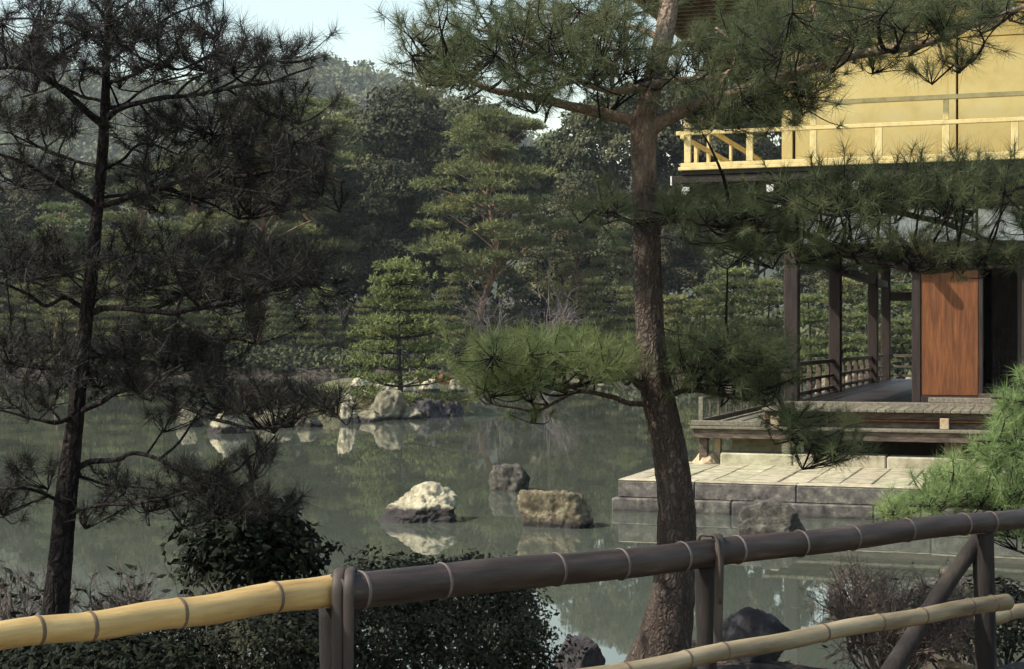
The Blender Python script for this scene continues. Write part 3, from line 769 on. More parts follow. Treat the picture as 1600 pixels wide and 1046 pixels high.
for k in range(26):
    t0 = 3.445 + k * .22
    pp('deck_board', 'plank', (.33, 1.30, t0, t0 + .212, .908, .942 + random.uniform(-.002, .002)))
# low rail round the lower deck
pp('sill_rail', 'plank', (.33, 1.35, 2.80, 2.90, .955, 1.025))
pp('corner_post', 'plank', (.42, .485, 2.92, 2.985, .95, 1.36))
pp('side_rail', 'beam_wood', (.42, .48, 2.99, 9.0, .965, 1.04)); pp('side_rail', 'beam_wood', (.42, .48, 2.99, 9.0, 1.32, 1.36))
for k in range(9): pp('baluster', 'beam_wood', (.435, .465, 3.6 + k * .62, 3.63 + k * .62, 1.043, 1.318))
# upper veranda edge
pp('apron_board', 'beam_wood', (1.35, 9.4, 3.10, 3.16, 1.068, 1.165)); pp('ledge', 'door_wood', (1.35, 9.4, 3.055, 3.15, 1.040, 1.064)); pp('apron_board', 'beam_wood', (1.35, 9.4, 3.12, 3.18, .948, 1.036))
for q in (1.45, 3.80, 6.3): pp('bracket_post', 'sand_stone', (q, q + .12, 3.00, 3.09, .947, 1.10))
s = 1.33; k = 0
while s < 6.2:
    L = random.uniform(.118, .136); pp('veranda_plank', 'plank', (s, s + L - .006, 2.97 + random.uniform(-.006, .006), 4.28, 1.17, 1.214 + random.uniform(-.003, .003))); s += L
pp('floor_frame', 'dark_wood', (1.33, 9.4, 3.2, 4.2, 1.0, 1.165), bev=0)
pp('inner_sill', 'plank', (1.33, 9.4, 4.285, 4.42, 1.13, 1.262))
for k in range(20):
    s0 = 1.33 + k * .26; pp('floor_board', 'floor_wood', (s0, s0 + .256, 4.425, 19.9, 1.17, 1.232 + random.uniform(-.0015, .0015)), bev=.003)
pp('floor_step', 'plank', (3.55, 9.4, 4.30, 4.43, 1.265, 1.34)); pp('floor_step', 'beam_wood', (4.25, 9.4, 4.44, 4.60, 1.24, 1.40))
# posts of the open veranda and their lintels
for t in (4.48, 9.55, 15.9, 18.7):
    pp('post', 'dark_wood', (1.40, 1.62, t, t + .22, 1.0, 4.35), bev=.02)
for s0 in (4.85, 7.4): pp('post', 'dark_wood', (s0, s0 + .22, 4.65, 4.87, 1.2, 4.35), bev=.02)
pp('lintel', 'dark_wood', (1.22, 9.4, 4.50, 4.66, 3.46, 3.63)); pp('lintel', 'dark_wood', (1.45, 1.58, 4.67, 19.0, 3.40, 3.55))
pp('lintel', 'dark_wood', (1.63, 9.4, 18.72, 18.86, 3.1, 3.3))
for (a0, a1) in ((1.63, 2.95), (2.99, 4.2), (4.24, 5.7), (5.74, 7.3)):
    pp('plaster_panel', 'plaster', (a0, a1, 4.56, 4.62, 3.634, 4.14))
pp('head_beam', 'dark_wood', (1.0, 9.4, 4.48, 4.68, 4.145, 4.36))
pp('ceiling', 'dark_wood', (1.3, 9.4, 4.7, 19.5, 4.0, 4.1), bev=0)
# railing on the left side and the back of the veranda
for z0, h in ((1.30, .06), (1.52, .05), (1.77, .07)):
    pp('side_railing', 'beam_wood', (1.44, 1.50, 4.72, 9.54, z0, z0 + h)); pp('side_railing', 'beam_wood', (1.44, 1.50, 9.78, 18.6, z0, z0 + h)); pp('back_railing', 'beam_wood', (1.63, 9.3, 18.76, 18.82, z0, z0 + h))
for k in range(12): pp('railing_post', 'beam_wood', (1.43, 1.51, 5.6 + k * 1.08, 5.69 + k * 1.08, 1.24, 1.765))
# door leaf and the dark room
pp('door_panel', 'door_wood', (3.41, 4.235, 4.72, 4.78, 1.36, 3.22), bev=.008)
pp('door_frame', 'dark_wood', (3.28, 3.405, 4.70, 4.83, 1.24, 3.45)); pp('door_frame', 'dark_wood', (4.24, 4.30, 4.70, 4.83, 1.24, 3.45)); pp('door_frame', 'dark_wood', (3.41, 4.24, 4.70, 4.82, 3.225, 3.45)); pp('door_frame', 'dark_wood', (3.41, 4.235, 4.70, 4.80, 1.24, 1.355))
pp('room_wall', 'dark_wood', (3.33, 3.40, 4.84, 13.5, 1.24, 3.98), bev=0); pp('room_wall', 'dark_wood', (3.41, 4.60, 13.4, 13.5, 1.24, 3.98), bev=0); pp('room_wall', 'dark_wood', (4.62, 4.72, 8.0, 13.5, 1.24, 3.98), bev=0)
pp('room_screen', 'dark_wood', (4.31, 4.72, 7.85, 7.95, 1.24, 3.98), bev=0)
# brackets and joists under the balcony
pp('joist_beam', 'dark_wood', (-.02, 9.4, 4.02, 4.22, 4.50, 4.68)); pp('joist_beam', 'dark_wood', (.05, .22, 4.23, 19.0, 4.50, 4.68))
pp('balcony_floor', 'dark_wood', (-.05, 9.4, 3.88, 20.0, 4.685, 4.745), bev=0)
for s0 in (-.03, 1.24, 2.5, 3.8, 5.1):
    o = pp('bracket_arm', 'dark_wood', (s0 + .01, s0 + .13, 3.80, 4.48, 4.37, 4.495)); pp('painted_end', 'white_paint', (s0 + .015, s0 + .125, 3.776, 3.797, 4.378, 4.49), parent=o)
    if s0 > 1: o = pp('bracket_arm', 'dark_wood', (s0 + .05, s0 + .17, 4.20, 4.47, 4.16, 4.30)); pp('painted_end', 'white_paint', (s0 + .055, s0 + .165, 4.176, 4.197, 4.167, 4.293), parent=o)
for t0 in (4.3, 6.0):
    o = pp('bracket_arm', 'dark_wood', (-.12, 1.3, t0, t0 + .12, 4.37, 4.495)); pp('painted_end', 'white_paint', (-.145, -.123, t0 + .006, t0 + .114, 4.378, 4.49), parent=o)
o = pp('bracket_arm', 'dark_wood', (-.2, 9.2, 3.90, 4.015, 4.56, 4.67)); pp('painted_end', 'white_paint', (-.225, -.203, 3.905, 4.01, 4.53, 4.675), parent=o)
# balcony railing in gold
pp('balcony_edge', 'gold_rail', (-.09, 9.4, 3.84, 3.95, 4.748, 4.80)); pp('bottom_rail', 'gold_rail', (-.06, 9.4, 3.86, 3.93, 4.803, 4.86))
pp('balcony_edge', 'gold_rail', (-.09, .02, 3.955, 20.0, 4.748, 4.80)); pp('bottom_rail', 'gold_rail', (-.055, .015, 3.955, 20, 4.803, 4.86))
pp('middle_rail', 'gold_rail', (-.13, 9.4, 3.862, 3.925, 5.285, 5.345)); pp('top_rail', 'gold_rail', (-.18, 9.4, 3.855, 3.93, 5.645, 5.71))
pp('middle_rail', 'gold_rail', (-.05, .012, 3.80, 20, 5.22, 5.28)); pp('top_rail', 'gold_rail', (-.055, .017, 3.7, 20, 5.575, 5.64))
for k in range(10):
    s0 = .0 + k * .945
    full = k % 2 == 0
    pp('rail_post', 'gold_rail', (s0 - .005, s0 + .095, 3.868, 3.92, 4.862, 5.283))
    if full: pp('rail_post', 'gold_rail', (s0 + .005, s0 + .085, 3.872, 3.916, 5.348, 5.643))
pp('corner_post', 'gold_rail', (-.008, .092, 3.868, 3.92, 5.348, 5.643))
for k in range(15):
    t0 = 4.75 + k * .94; pp('rail_post', 'gold_rail', (-.045, .008, t0, t0 + .09, 4.862, 5.218))
    if k % 2: pp('rail_post', 'gold_rail', (-.04, .003, t0, t0 + .08, 5.282, 5.573))
# gold leaf walls of the upper storey
pp('balcony_boards', 'gold_rail', (.02, 9.4, 3.955, 4.95, 4.750, 4.79)); pp('balcony_boards', 'gold_rail', (.025, 1.3, 4.955, 19.9, 4.750, 4.79))
pp('wall_post', 'gold', (1.29, 1.455, 4.98, 5.14, 4.792, 7.45)); pp('wall_post', 'gold', (1.29, 1.455, 18.5, 18.66, 4.792, 7.45))
pp('wall_core', 'dark_wood', (1.32, 9.4, 5.12, 18.6, 4.75, 7.45), bev=0)
for (a0, a1) in ((1.49, 3.90), (3.93, 6.3), (6.33, 8.7)):
    pp('wall_panel', 'gold', (a0, a1, 5.03, 5.10, 4.86, 6.72)); 
pp('wall_sill', 'gold', (1.46, 9.4, 4.99, 5.11, 4.795, 4.855)); pp('wall_head', 'gold', (1.46, 9.4, 5.0, 5.11, 6.725, 6.86)); pp('wall_panel', 'gold', (1.46, 9.4, 5.04, 5.11, 6.863, 7.45))
pp('wall_panel', 'gold', (1.30, 1.318, 5.15, 18.49, 4.80, 7.45))
pp('cover_strip', 'gold', (3.765, 3.785, 5.016, 5.029, 4.87, 6.71))
# roof of the second storey: soffit, rafters, shingles
E_S, E_T, E_Z = -.97, 2.75, 7.50
b = MB()
zr = 9.0
V8 = [[E_S, E_T, E_Z + .12], [9.6, E_T, E_Z + .12], [9.6, 21, E_Z + .12], [E_S, 21, E_Z + .12], [2.6, 6.3, zr], [9.6, 6.3, zr], [9.6, 17.4, zr], [2.6, 17.4, zr],
      [E_S, E_T, E_Z + .28], [9.6, E_T, E_Z + .28], [9.6, 21, E_Z + .28], [E_S, 21, E_Z + .28]]
b.add(W(np.array(V8, float)), [[3, 2, 1, 0], [0, 1, 9, 8], [1, 2, 10, 9], [2, 3, 11, 10], [3, 0, 8, 11], [8, 9, 5, 4], [10, 11, 7, 6], [11, 8, 4, 7], [4, 5, 6, 7], [9, 10, 6, 5]])
o = b.build('roof', M['shingle'], pav); o.matrix_parent_inverse = INV; roof = o
pp('eave_board', 'beam_wood', (E_S + .02, 9.4, E_T + .02, E_T + .10, E_Z - .02, E_Z + .115)); pp('eave_board', 'beam_wood', (E_S + .02, E_S + .10, E_T + .105, 20.9, E_Z - .02, E_Z + .115))
pp('soffit', 'beam_wood', (E_S + .11, 1.28, E_T + .11, 20.8, E_Z + .085, E_Z + .112), bev=0); pp('soffit', 'beam_wood', (1.285, 9.4, E_T + .11, 4.97, E_Z + .085, E_Z + .112), bev=0)
for k in range(58):
    t0 = E_T + .22 + k * .31; o = pp('rafter', 'beam_wood', (E_S + .12, 1.28, t0, t0 + .09, E_Z, E_Z + .083))
    pp('rafter_tip', 'gold_rail', (E_S - .02, E_S + .018, t0, t0 + .09, E_Z, E_Z + .083), parent=o)
for k in range(26):
    s0 = 1.45 + k * .31; pp('rafter', 'beam_wood', (s0, s0 + .09, E_T + .12, 4.96, E_Z, E_Z + .083))

# ------------------------------------------------------------------ near pines
def bark_disp(seed, amp, fz=9.0, fa=2.2):
    """plated bark: ridges cut by cracks, larger along the stem than round it"""
    def fn(a, s, r):
        q = np.stack([np.cos(a) * fa * 2.2, np.sin(a) * fa * 2.2, s * fz + seed], -1).reshape(-1, 3)
        n1 = fbm(q, 3).reshape(a.shape); n2 = fbm(q * np.array([1.9, 1.9, .8]) + 31, 3).reshape(a.shape)
        return r * amp * (.8 * n1 + 1.1 * np.minimum(0, np.abs(n2) * 3 - .55))
    return fn

def px_path(pts, Y0):
    """photo pixels with depth offsets (px, py, dY) -> points of the place"""
    return np.array([at(p[0], p[1], Y0 + (p[2] if len(p) > 2 else 0)) for p in pts])

def knobbly(path, seed, amp):
    q = path * 6 + seed; return path + amp * np.stack([fbm(q, 2), fbm(q + 50, 2), fbm(q + 90, 2)], -1) * np.linspace(0, 1, len(path))[:, None] ** .3

def near_pine(root, Y0, trunk, limbs, clusters, bark, needle, seed, per_hub=7, dens=1.0, nn=70, length=.09, up=.55, nshoot=.06, twig_r=.0045, width=.0022, brighter=()):
    rng = np.random.default_rng(seed)
    tp = px_path([t[:3] for t in trunk], Y0); n = 210
    path = smooth_path(tp, n)
    rad = np.interp(np.linspace(0, 1, n), np.linspace(0, 1, len(trunk)), [t[3] * (Y0 + t[2]) / F / 2 for t in trunk])
    b = MB(); b.tube(path, rad, 44, disp=bark_disp(seed, .085)); b.build('trunk', bark, root, True)
    LP = []
    for k, (pts, w0, w1) in enumerate(limbs):
        lp = px_path(pts, Y0); m = max(12, 7 * len(pts)); c = knobbly(smooth_path(lp, m), seed + k, .012)
        LP.append((c, np.linspace(w0, w1, m) * Y0 / F / 2))
    groups = [MB() for _ in LP]; twigs = [MB() for _ in LP]; leaves = [[[], []] for _ in LP]
    for k, (c, r) in enumerate(LP):
        groups[k].tube(c, r, 12, disp=bark_disp(seed + k * 3, .10, 14))
    allp = np.concatenate([c for c, r in LP]); own = np.concatenate([np.full(len(c), k) for k, (c, r) in enumerate(LP)]); fr = np.concatenate([np.linspace(0, 1, len(c)) for c, r in LP])
    allr = np.concatenate([r for c, r in LP])
    for (cx, cy, rx, ry, d0, d1, cnt) in clusters:
        cnt = int(cnt * dens) + 1
        e = np.clip(rng.normal(size=(cnt, 3)) * .58, -1.5, 1.5)
        dY = (d0 + d1) / 2 + e[:, 2] * (d1 - d0) / 2
        pts = np.array([at(cx + e[i, 0] * rx, cy + e[i, 1] * ry, Y0 + dY[i]) for i in range(cnt)])
        nh = max(1, cnt // per_hub); hub = pts[rng.choice(cnt, nh, replace=False)].copy()
        cen = at(cx, cy, Y0 + (d0 + d1) / 2); hub = hub + (cen - hub) * .18; hub[:, 2] -= .05
        asg = np.argmin(np.linalg.norm(pts[:, None] - hub[None], axis=2), 1)
        for h_ in range(nh):
            H_ = hub[h_]
            dd = np.linalg.norm(allp - H_, axis=1) + np.maximum(0, allp[:, 2] - H_[2]) * .7 + (fr < .25) * .25
            i = int(np.argmin(dd)); g_ = own[i]; S = allp[i]
            L_ = np.linalg.norm(H_ - S)
            if L_ > .02:
                mid = S * .5 + H_ * .5 + np.array([0, 0, -.03 * L_]) + rng.normal(size=3) * .05 * L_
                br = smooth_path([S, mid, H_], 7); twigs[g_].tube(knobbly(br, seed + h_, .006), np.linspace(min(allr[i] * .8, .004 + .012 * L_), twig_r, 7), 6, cap=False)
            for j in np.where(asg == h_)[0]:
                P_ = pts[j]; ax = unit(P_ - H_ + 1e-5); ax = unit(ax + np.array([0, 0, up]) + rng.normal(size=3) * .15)
                l2 = np.linalg.norm(P_ - H_)
                if l2 > .015:
                    twigs[g_].tube(smooth_path([H_, (H_ + P_) / 2 + np.array([0, 0, -.03 * l2]) + rng.normal(size=3) * .04 * l2, P_ + ax * nshoot * .3], 6), np.linspace(twig_r * .8, twig_r * .42, 6), 4, cap=False)
                leaves[g_][0].append(P_ + ax * nshoot * .5); leaves[g_][1].append(ax)
    for k in range(len(LP)):
        lb = groups[k].build('branch', bark, root, True)
        if twigs[k].n: twigs[k].build('twigs', M['bark_dark'], lb, True)
        if leaves[k][0]:
            V, Fq = needle_tufts(np.array(leaves[k][0]), np.array(leaves[k][1]), rng, nn, length, nshoot, width)
            nb = MB(); nb.add(V, Fq); nb.build('needles', M['needle_sunlit'] if k in brighter else needle, lb)

# --- the pine in the middle, with its long side limbs
pine = thing('pine_tree', 'near pine with thick brown plated trunk, long limbs spreading left and right', 'pine tree', loc=(0, 0, 0))
tr = [(1022, 1075, 0, 120), (1032, 1030, 0, 96), (1047, 960, 0, 72), (1055, 880, 0, 62), (1057, 800, 0, 58), (1050, 730, 0, 55), (1037, 660, 0, 51), (1025, 600, 0, 50), (1016, 520, 0, 45), (1012, 430, 0, 43),
      (1010, 350, 0, 44), (1007, 280, 0, 38), (1006, 200, 0, 40), (1016, 150, .02, 32), (1030, 90, .05, 30), (1042, 30, .08, 30), (1046, -40, .1, 27), (1040, -150, .1, 22), (1050, -260, .1, 12)]
lm = [([(1008, 205, 0), (985, 188, .02), (940, 178, .0), (890, 166, -.1), (840, 152, -.2), (770, 142, -.3), (715, 118, -.35), (680, 92, -.4)], 22, 5),
      ([(1012, 205, 0), (1040, 188, 0), (1090, 165, -.05), (1165, 140, -.12), (1245, 116, -.2), (1330, 88, -.25), (1400, 76, -.3), (1475, 58, -.3), (1545, 32, -.3), (1620, -5, -.3)], 26, 6),
      ([(1006, 200, 0), (1003, 175, -.05), (1012, 150, -.08), (1030, 128, -.08), (1080, 120, -.1), (1130, 115, -.1), (1180, 95, -.15), (1240, 78, -.2)], 13, 5),
      ([(1030, 132, .0), (985, 140, -.1), (950, 143, -.15), (905, 125, -.2), (860, 95, -.25), (800, 60, -.3), (740, 45, -.3)], 14, 4),
      ([(958, 143, -.14), (957, 115, -.1), (962, 92, -.1), (945, 60, -.1), (900, 20, -.1)], 8, 4),
      ([(1140, 150, -.1), (1128, 128, -.12), (1142, 105, -.15), (1150, 75, -.2), (1120, 45, -.2)], 10, 4),
      ([(1262, 110, -.2), (1268, 75, -.25), (1280, 45, -.3), (1270, 5, -.3)], 11, 5),
      ([(1270, 78, -.25), (1305, 60, -.3), (1340, 35, -.3), (1400, 5, -.3)], 9, 4),
      ([(1400, 76, -.3), (1412, 45, -.3), (1440, 15, -.3)], 9, 4),
      ([(1030, 90, .05), (1090, 60, .3), (1180, 40, .5), (1300, 15, .6)], 12, 5),
      ([(1035, 60, .05), (980, 40, .3), (900, 25, .5), (820, 5, .6)], 12, 5),
      ([(1465, 62, -.3), (1475, 90, -.32), (1500, 102, -.35), (1520, 95, -.35)], 5, 2.5),
      ([(1320, 92, -.25), (1290, 118, -.3), (1250, 125, -.3), (1210, 128, -.3)], 6, 3),
      # middle tier
      ([(1015, 352, 0), (1050, 342, 0), (1110, 348, -.05), (1180, 350, -.1), (1240, 362, -.15), (1290, 382, -.2), (1340, 402, -.25), (1390, 416, -.3), (1440, 424, -.3), (1530, 420, -.3), (1620, 412, -.3)], 17, 5),
      ([(1040, 344, 0), (1120, 335, .1), (1200, 330, .15), (1290, 326, .15), (1380, 330, .1), (1450, 342, .05), (1500, 358, 0), (1550, 374, 0), (1620, 378, 0)], 12, 8),
      ([(1500, 358, 0), (1520, 330, -.1), (1555, 300, -.15), (1620, 290, -.2)], 8, 4),
      ([(1008, 355, 0), (985, 345, -.1), (955, 335, -.15), (930, 330, -.2)], 8, 3),
      # lower tier
      ([(1016, 612, 0), (1000, 602, -.05), (982, 590, -.1), (935, 595, -.15), (890, 606, -.2), (850, 604, -.25), (800, 594, -.3), (755, 590, -.3)], 15, 4),
      ([(1020, 632, 0), (985, 631, -.05), (950, 620, -.1), (905, 612, -.1), (870, 625, -.15), (830, 642, -.2), (770, 630, -.25)], 10, 3),
      ([(1035, 582, 0), (1070, 578, -.05), (1120, 572, -.1), (1160, 572, -.15), (1190, 590, -.15), (1215, 620, -.15), (1228, 655, -.15), (1245, 685, -.18), (1290, 700, -.2)], 13, 5),
      ([(1038, 622, 0), (1065, 612, 0), (1100, 613, .05), (1150, 622, .05), (1205, 626, .05)], 10, 3)]
cl = [  # upper crown: cx, cy, rx, ry, depth offsets, tufts
    (700, 85, 72, 62, -.9, .3, 75), (765, 75, 75, 62, -.9, .3, 85), (830, 90, 70, 62, -.8, .4, 80), (900, 80, 75, 70, -.8, .4, 80), (960, 85, 65, 72, -.7, .5, 70), (690, 115, 50, 28, -.7, .2, 28),
    (830, 160, 30, 16, -.5, .1, 12), (870, 20, 130, 40, -.6, .9, 70), (950, 25, 40, 35, -.5, .8, 22),
    (1000, 110, 40, 30, -.5, .5, 24), (1105, 95, 60, 48, -.7, .6, 60), (1165, 70, 75, 70, -.8, .7, 95), (1245, 50, 80, 60, -.8, .7, 90), (1325, 35, 80, 50, -.8, .6, 80), (1405, 30, 75, 45, -.8, .4, 70), (1480, 25, 70, 42, -.7, .3, 60), (1560, 10, 60, 35, -.7, .2, 40),
    (1195, 165, 85, 38, -.6, .2, 75), (1130, 175, 60, 25, -.4, .4, 35), (1255, 145, 40, 22, -.5, .1, 24), (1290, 95, 50, 28, -.5, .2, 26), (1508, 95, 26, 14, -.5, -.2, 9), (1450, 108, 24, 12, -.5, -.2, 5), (1380, 100, 40, 14, -.5, -.1, 9),
    # middle tier
    (1080, 322, 60, 22, -.6, .5, 40), (1165, 326, 72, 24, -.7, .5, 49), (1255, 315, 75, 42, -.7, .5, 68), (1345, 305, 75, 45, -.7, .5, 76), (1435, 300, 75, 45, -.7, .4, 76), (1520, 295, 70, 42, -.7, .4, 68), (1590, 295, 55, 42, -.6, .3, 48),
    (1230, 385, 80, 28, -.6, .3, 40), (1330, 375, 75, 30, -.6, .3, 40), (1430, 392, 75, 30, -.6, .2, 48), (1530, 400, 75, 24, -.6, .2, 40), (950, 325, 40, 30, -.5, .4, 25), (1140, 370, 90, 20, -.5, .3, 20), (1600, 340, 40, 25, -.5, .2, 16),
    # lower tier
    (775, 562, 52, 27, -.8, .2, 64), (835, 556, 60, 27, -.8, .3, 80), (900, 556, 60, 27, -.7, .3, 80), (960, 564, 42, 25, -.6, .4, 48), (755, 598, 38, 18, -.6, .2, 28), (815, 602, 46, 16, -.6, .2, 22), (830, 645, 26, 12, -.5, .1, 5),
    (1085, 552, 50, 30, -.5, .5, 55), (1150, 552, 60, 32, -.6, .5, 75), (1205, 560, 40, 30, -.5, .4, 42), (1130, 600, 80, 22, -.5, .5, 34), (1200, 610, 45, 25, -.4, .4, 22), (1250, 660, 55, 28, -.5, .2, 34), (1300, 690, 45, 28, -.5, .1, 30), (1290, 715, 50, 10, -.4, .1, 9)]
near_pine(pine, 7.2, tr, lm, cl, M['bark_main'], M['needle_main'], 101, nn=62, length=.10, up=.5, dens=1.2, width=.0020, twig_r=.0038, brighter=(17, 18))  # the two lower left limbs get needles with sunlight painted into their colour

# --- the dark pine at the left
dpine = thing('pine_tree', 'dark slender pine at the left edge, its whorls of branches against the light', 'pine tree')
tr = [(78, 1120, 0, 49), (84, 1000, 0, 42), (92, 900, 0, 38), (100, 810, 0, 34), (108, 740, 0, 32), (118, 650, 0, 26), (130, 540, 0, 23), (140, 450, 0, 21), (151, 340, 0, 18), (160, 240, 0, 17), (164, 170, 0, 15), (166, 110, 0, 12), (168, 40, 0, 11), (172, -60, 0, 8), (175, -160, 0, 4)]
lm = [([(163, 190, 0), (185, 172, -.05), (235, 155, -.1), (280, 150, -.15), (370, 134, -.3), (430, 126, -.4), (490, 100, -.45)], 10, 3),
      ([(160, 195, 0), (120, 160, -.1), (75, 128, -.2), (40, 112, -.3), (-30, 110, -.35)], 12, 5),
      ([(165, 170, 0), (195, 163, .1), (230, 140, .2), (300, 120, .3)], 6, 3),
      ([(164, 160, 0), (130, 150, .1), (95, 135, .2), (30, 150, .3)], 6, 3),
      ([(167, 130, 0), (205, 118, -.1), (235, 104, -.2), (290, 102, -.25), (360, 70, -.3)], 7, 3),
      ([(168, 100, 0), (215, 60, .1), (260, 30, .1), (330, 0, .1)], 6, 3),
      ([(168, 80, 0), (130, 50, -.1), (70, 30, -.2), (0, 30, -.2)], 6, 3), ([(170, 40, 0), (190, 10, .0), (240, -20, 0)], 5, 3), ([(170, 30, 0), (140, 0, 0), (90, -20, 0)], 5, 3),
      ([(150, 322, 0), (200, 310, -.1), (250, 296, -.2), (312, 270, -.3), (370, 278, -.35), (430, 265, -.4), (490, 272, -.45), (540, 285, -.5)], 10, 3),
      ([(150, 322, 0), (115, 300, -.1), (70, 272, -.2), (30, 250, -.3), (-30, 235, -.35)], 10, 4),
      ([(158, 265, 0), (190, 250, .1), (220, 225, .15), (280, 240, .2)], 6, 3), ([(156, 262, 0), (110, 248, .1), (60, 230, .2), (-10, 226, .3)], 6, 3),
      ([(150, 312, 0), (230, 300, .3), (310, 310, .4), (400, 300, .5)], 6, 3),
      ([(138, 492, 0), (165, 484, 0), (205, 482, -.1), (265, 489, -.2), (300, 482, -.25), (370, 470, -.3), (430, 455, -.35), (480, 450, -.4)], 11, 4),
      ([(134, 485, 0), (115, 474, 0), (95, 468, -.1), (70, 478, -.15), (40, 458, -.2), (-20, 440, -.3)], 9, 4),
      ([(140, 480, 0), (165, 463, .2), (220, 455, .3), (300, 440, .4)], 6, 3), ([(270, 489, -.2), (330, 525, -.3), (360, 530, -.3), (405, 512, -.35)], 5, 3),
      ([(128, 560, 0), (180, 560, .2), (260, 565, .3), (330, 560, .3)], 6, 3), ([(126, 575, 0), (80, 575, .2), (20, 560, .3)], 6, 3),
      ([(118, 646, 0), (150, 630, -.05), (190, 612, -.1), (250, 616, -.2), (305, 640, -.25), (345, 656, -.3), (385, 668, -.35), (430, 664, -.4), (480, 648, -.45), (525, 640, -.45)], 9, 3),
      ([(116, 650, 0), (90, 660, -.1), (60, 655, -.15), (0, 640, -.2)], 7, 3),
      ([(112, 738, 0), (140, 722, 0), (185, 716, -.05), (207, 710, -.05), (260, 722, -.1), (330, 740, -.2), (365, 760, -.25), (400, 785, -.3)], 10, 3),
      ([(330, 740, -.2), (365, 735, -.2), (390, 712, -.2), (405, 705, -.2)], 5, 2.5),
      ([(104, 806, 0), (130, 795, -.1), (170, 790, -.15), (230, 785, -.2), (300, 770, -.25)], 7, 3), ([(106, 790, 0), (70, 770, -.1), (30, 760, -.2), (-20, 765, -.2)], 7, 3), ([(112, 740, 0), (170, 760, .2), (240, 765, .3)], 5, 3)]
cl = [(150, 25, 70, 50, -.4, .4, 50), (60, 40, 60, 50, -.5, .4, 45), (240, 30, 60, 50, -.4, .4, 45), (310, 25, 45, 35, -.4, .3, 22), (20, 100, 50, 45, -.5, .3, 35), (95, 95, 50, 40, -.4, .4, 35), (190, 80, 60, 40, -.4, .4, 40), (260, 85, 55, 40, -.4, .3, 35), (340, 90, 55, 35, -.5, .2, 32), (400, 95, 45, 30, -.6, .1, 26), (460, 85, 40, 25, -.6, 0, 18),
      (40, 190, 60, 35, -.4, .4, 34), (90, 185, 45, 30, -.4, .3, 22), (220, 200, 45, 30, -.3, .4, 24), (290, 195, 60, 35, -.4, .3, 34), (370, 185, 60, 38, -.5, .2, 34), (440, 165, 55, 32, -.6, .1, 24), (400, 240, 70, 35, -.6, .2, 36), (470, 230, 50, 30, -.7, .0, 22),
      (40, 265, 55, 25, -.4, .4, 24), (100, 275, 35, 22, -.3, .3, 12), (230, 265, 50, 22, -.3, .4, 20), (320, 290, 65, 28, -.5, .4, 36), (410, 300, 65, 28, -.6, .3, 34), (495, 290, 45, 24, -.7, .0, 18), (240, 310, 40, 18, -.3, .4, 12),
      (30, 410, 55, 32, -.4, .4, 34), (85, 420, 45, 30, -.3, .3, 22), (70, 390, 60, 25, -.4, .4, 20), (205, 405, 55, 35, -.3, .5, 34), (285, 400, 60, 38, -.4, .5, 42), (365, 405, 60, 38, -.5, .3, 40), (440, 420, 55, 36, -.6, .1, 34), (490, 430, 45, 32, -.6, .0, 20), (330, 460, 60, 22, -.5, .3, 24), (400, 505, 50, 20, -.5, .1, 14), (250, 450, 50, 18, -.4, .4, 14),
      (30, 545, 50, 35, -.3, .5, 34), (90, 560, 40, 30, -.3, .4, 24), (200, 545, 55, 32, -.3, .5, 40), (275, 545, 60, 32, -.3, .5, 44), (340, 560, 40, 26, -.4, .4, 26), (60, 620, 60, 22, -.3, .3, 26), (170, 590, 50, 22, -.3, .4, 24), (250, 600, 60, 20, -.4, .2, 26), (330, 615, 50, 22, -.5, .1, 24), (400, 630, 50, 24, -.6, .0, 26), (460, 625, 45, 24, -.6, -.1, 22), (515, 635, 30, 20, -.6, -.1, 12), (275, 650, 40, 14, -.4, .1, 10),
      (405, 712, 26, 20, -.4, 0, 14), (290, 745, 45, 22, -.4, .1, 24), (355, 770, 45, 24, -.5, .0, 22), (420, 790, 40, 22, -.5, -.1, 14), (50, 735, 45, 22, -.3, .2, 18), (10, 780, 40, 30, -.3, .2, 18), (180, 755, 40, 24, -.2, .3, 16), (150, 800, 40, 20, -.2, .2, 10), (250, 790, 50, 20, -.4, .1, 16), (320, 790, 40, 20, -.4, .1, 10)]
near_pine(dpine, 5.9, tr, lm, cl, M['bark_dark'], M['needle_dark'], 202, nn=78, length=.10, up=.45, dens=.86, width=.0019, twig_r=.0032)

# --- the fresh green pine at the right edge
gpine = thing('pine_tree', 'fresh green soft needled young pine at the right edge, reaching over the bamboo rail', 'pine tree')
tr = [(1700, 1080, 0, 46), (1690, 960, 0, 40), (1680, 840, 0, 36), (1668, 720, 0, 30), (1660, 600, 0, 24), (1655, 480, 0, 12)]
lm = [([(1685, 860, 0), (1640, 830, -.1), (1570, 800, -.2), (1480, 790, -.3), (1400, 790, -.35)], 12, 4), ([(1680, 790, 0), (1620, 770, .1), (1560, 755, .2), (1500, 745, .2), (1440, 755, .2)], 11, 4),
      ([(1670, 730, 0), (1620, 710, -.1), (1570, 690, -.2), (1520, 690, -.2)], 9, 3), ([(1664, 660, 0), (1620, 640, 0), (1580, 625, -.1), (1550, 620, -.1)], 8, 3), ([(1660, 610, 0), (1620, 590, 0), (1590, 575, 0)], 6, 3), ([(1690, 880, 0), (1640, 880, .1), (1590, 860, .1)], 8, 3)]
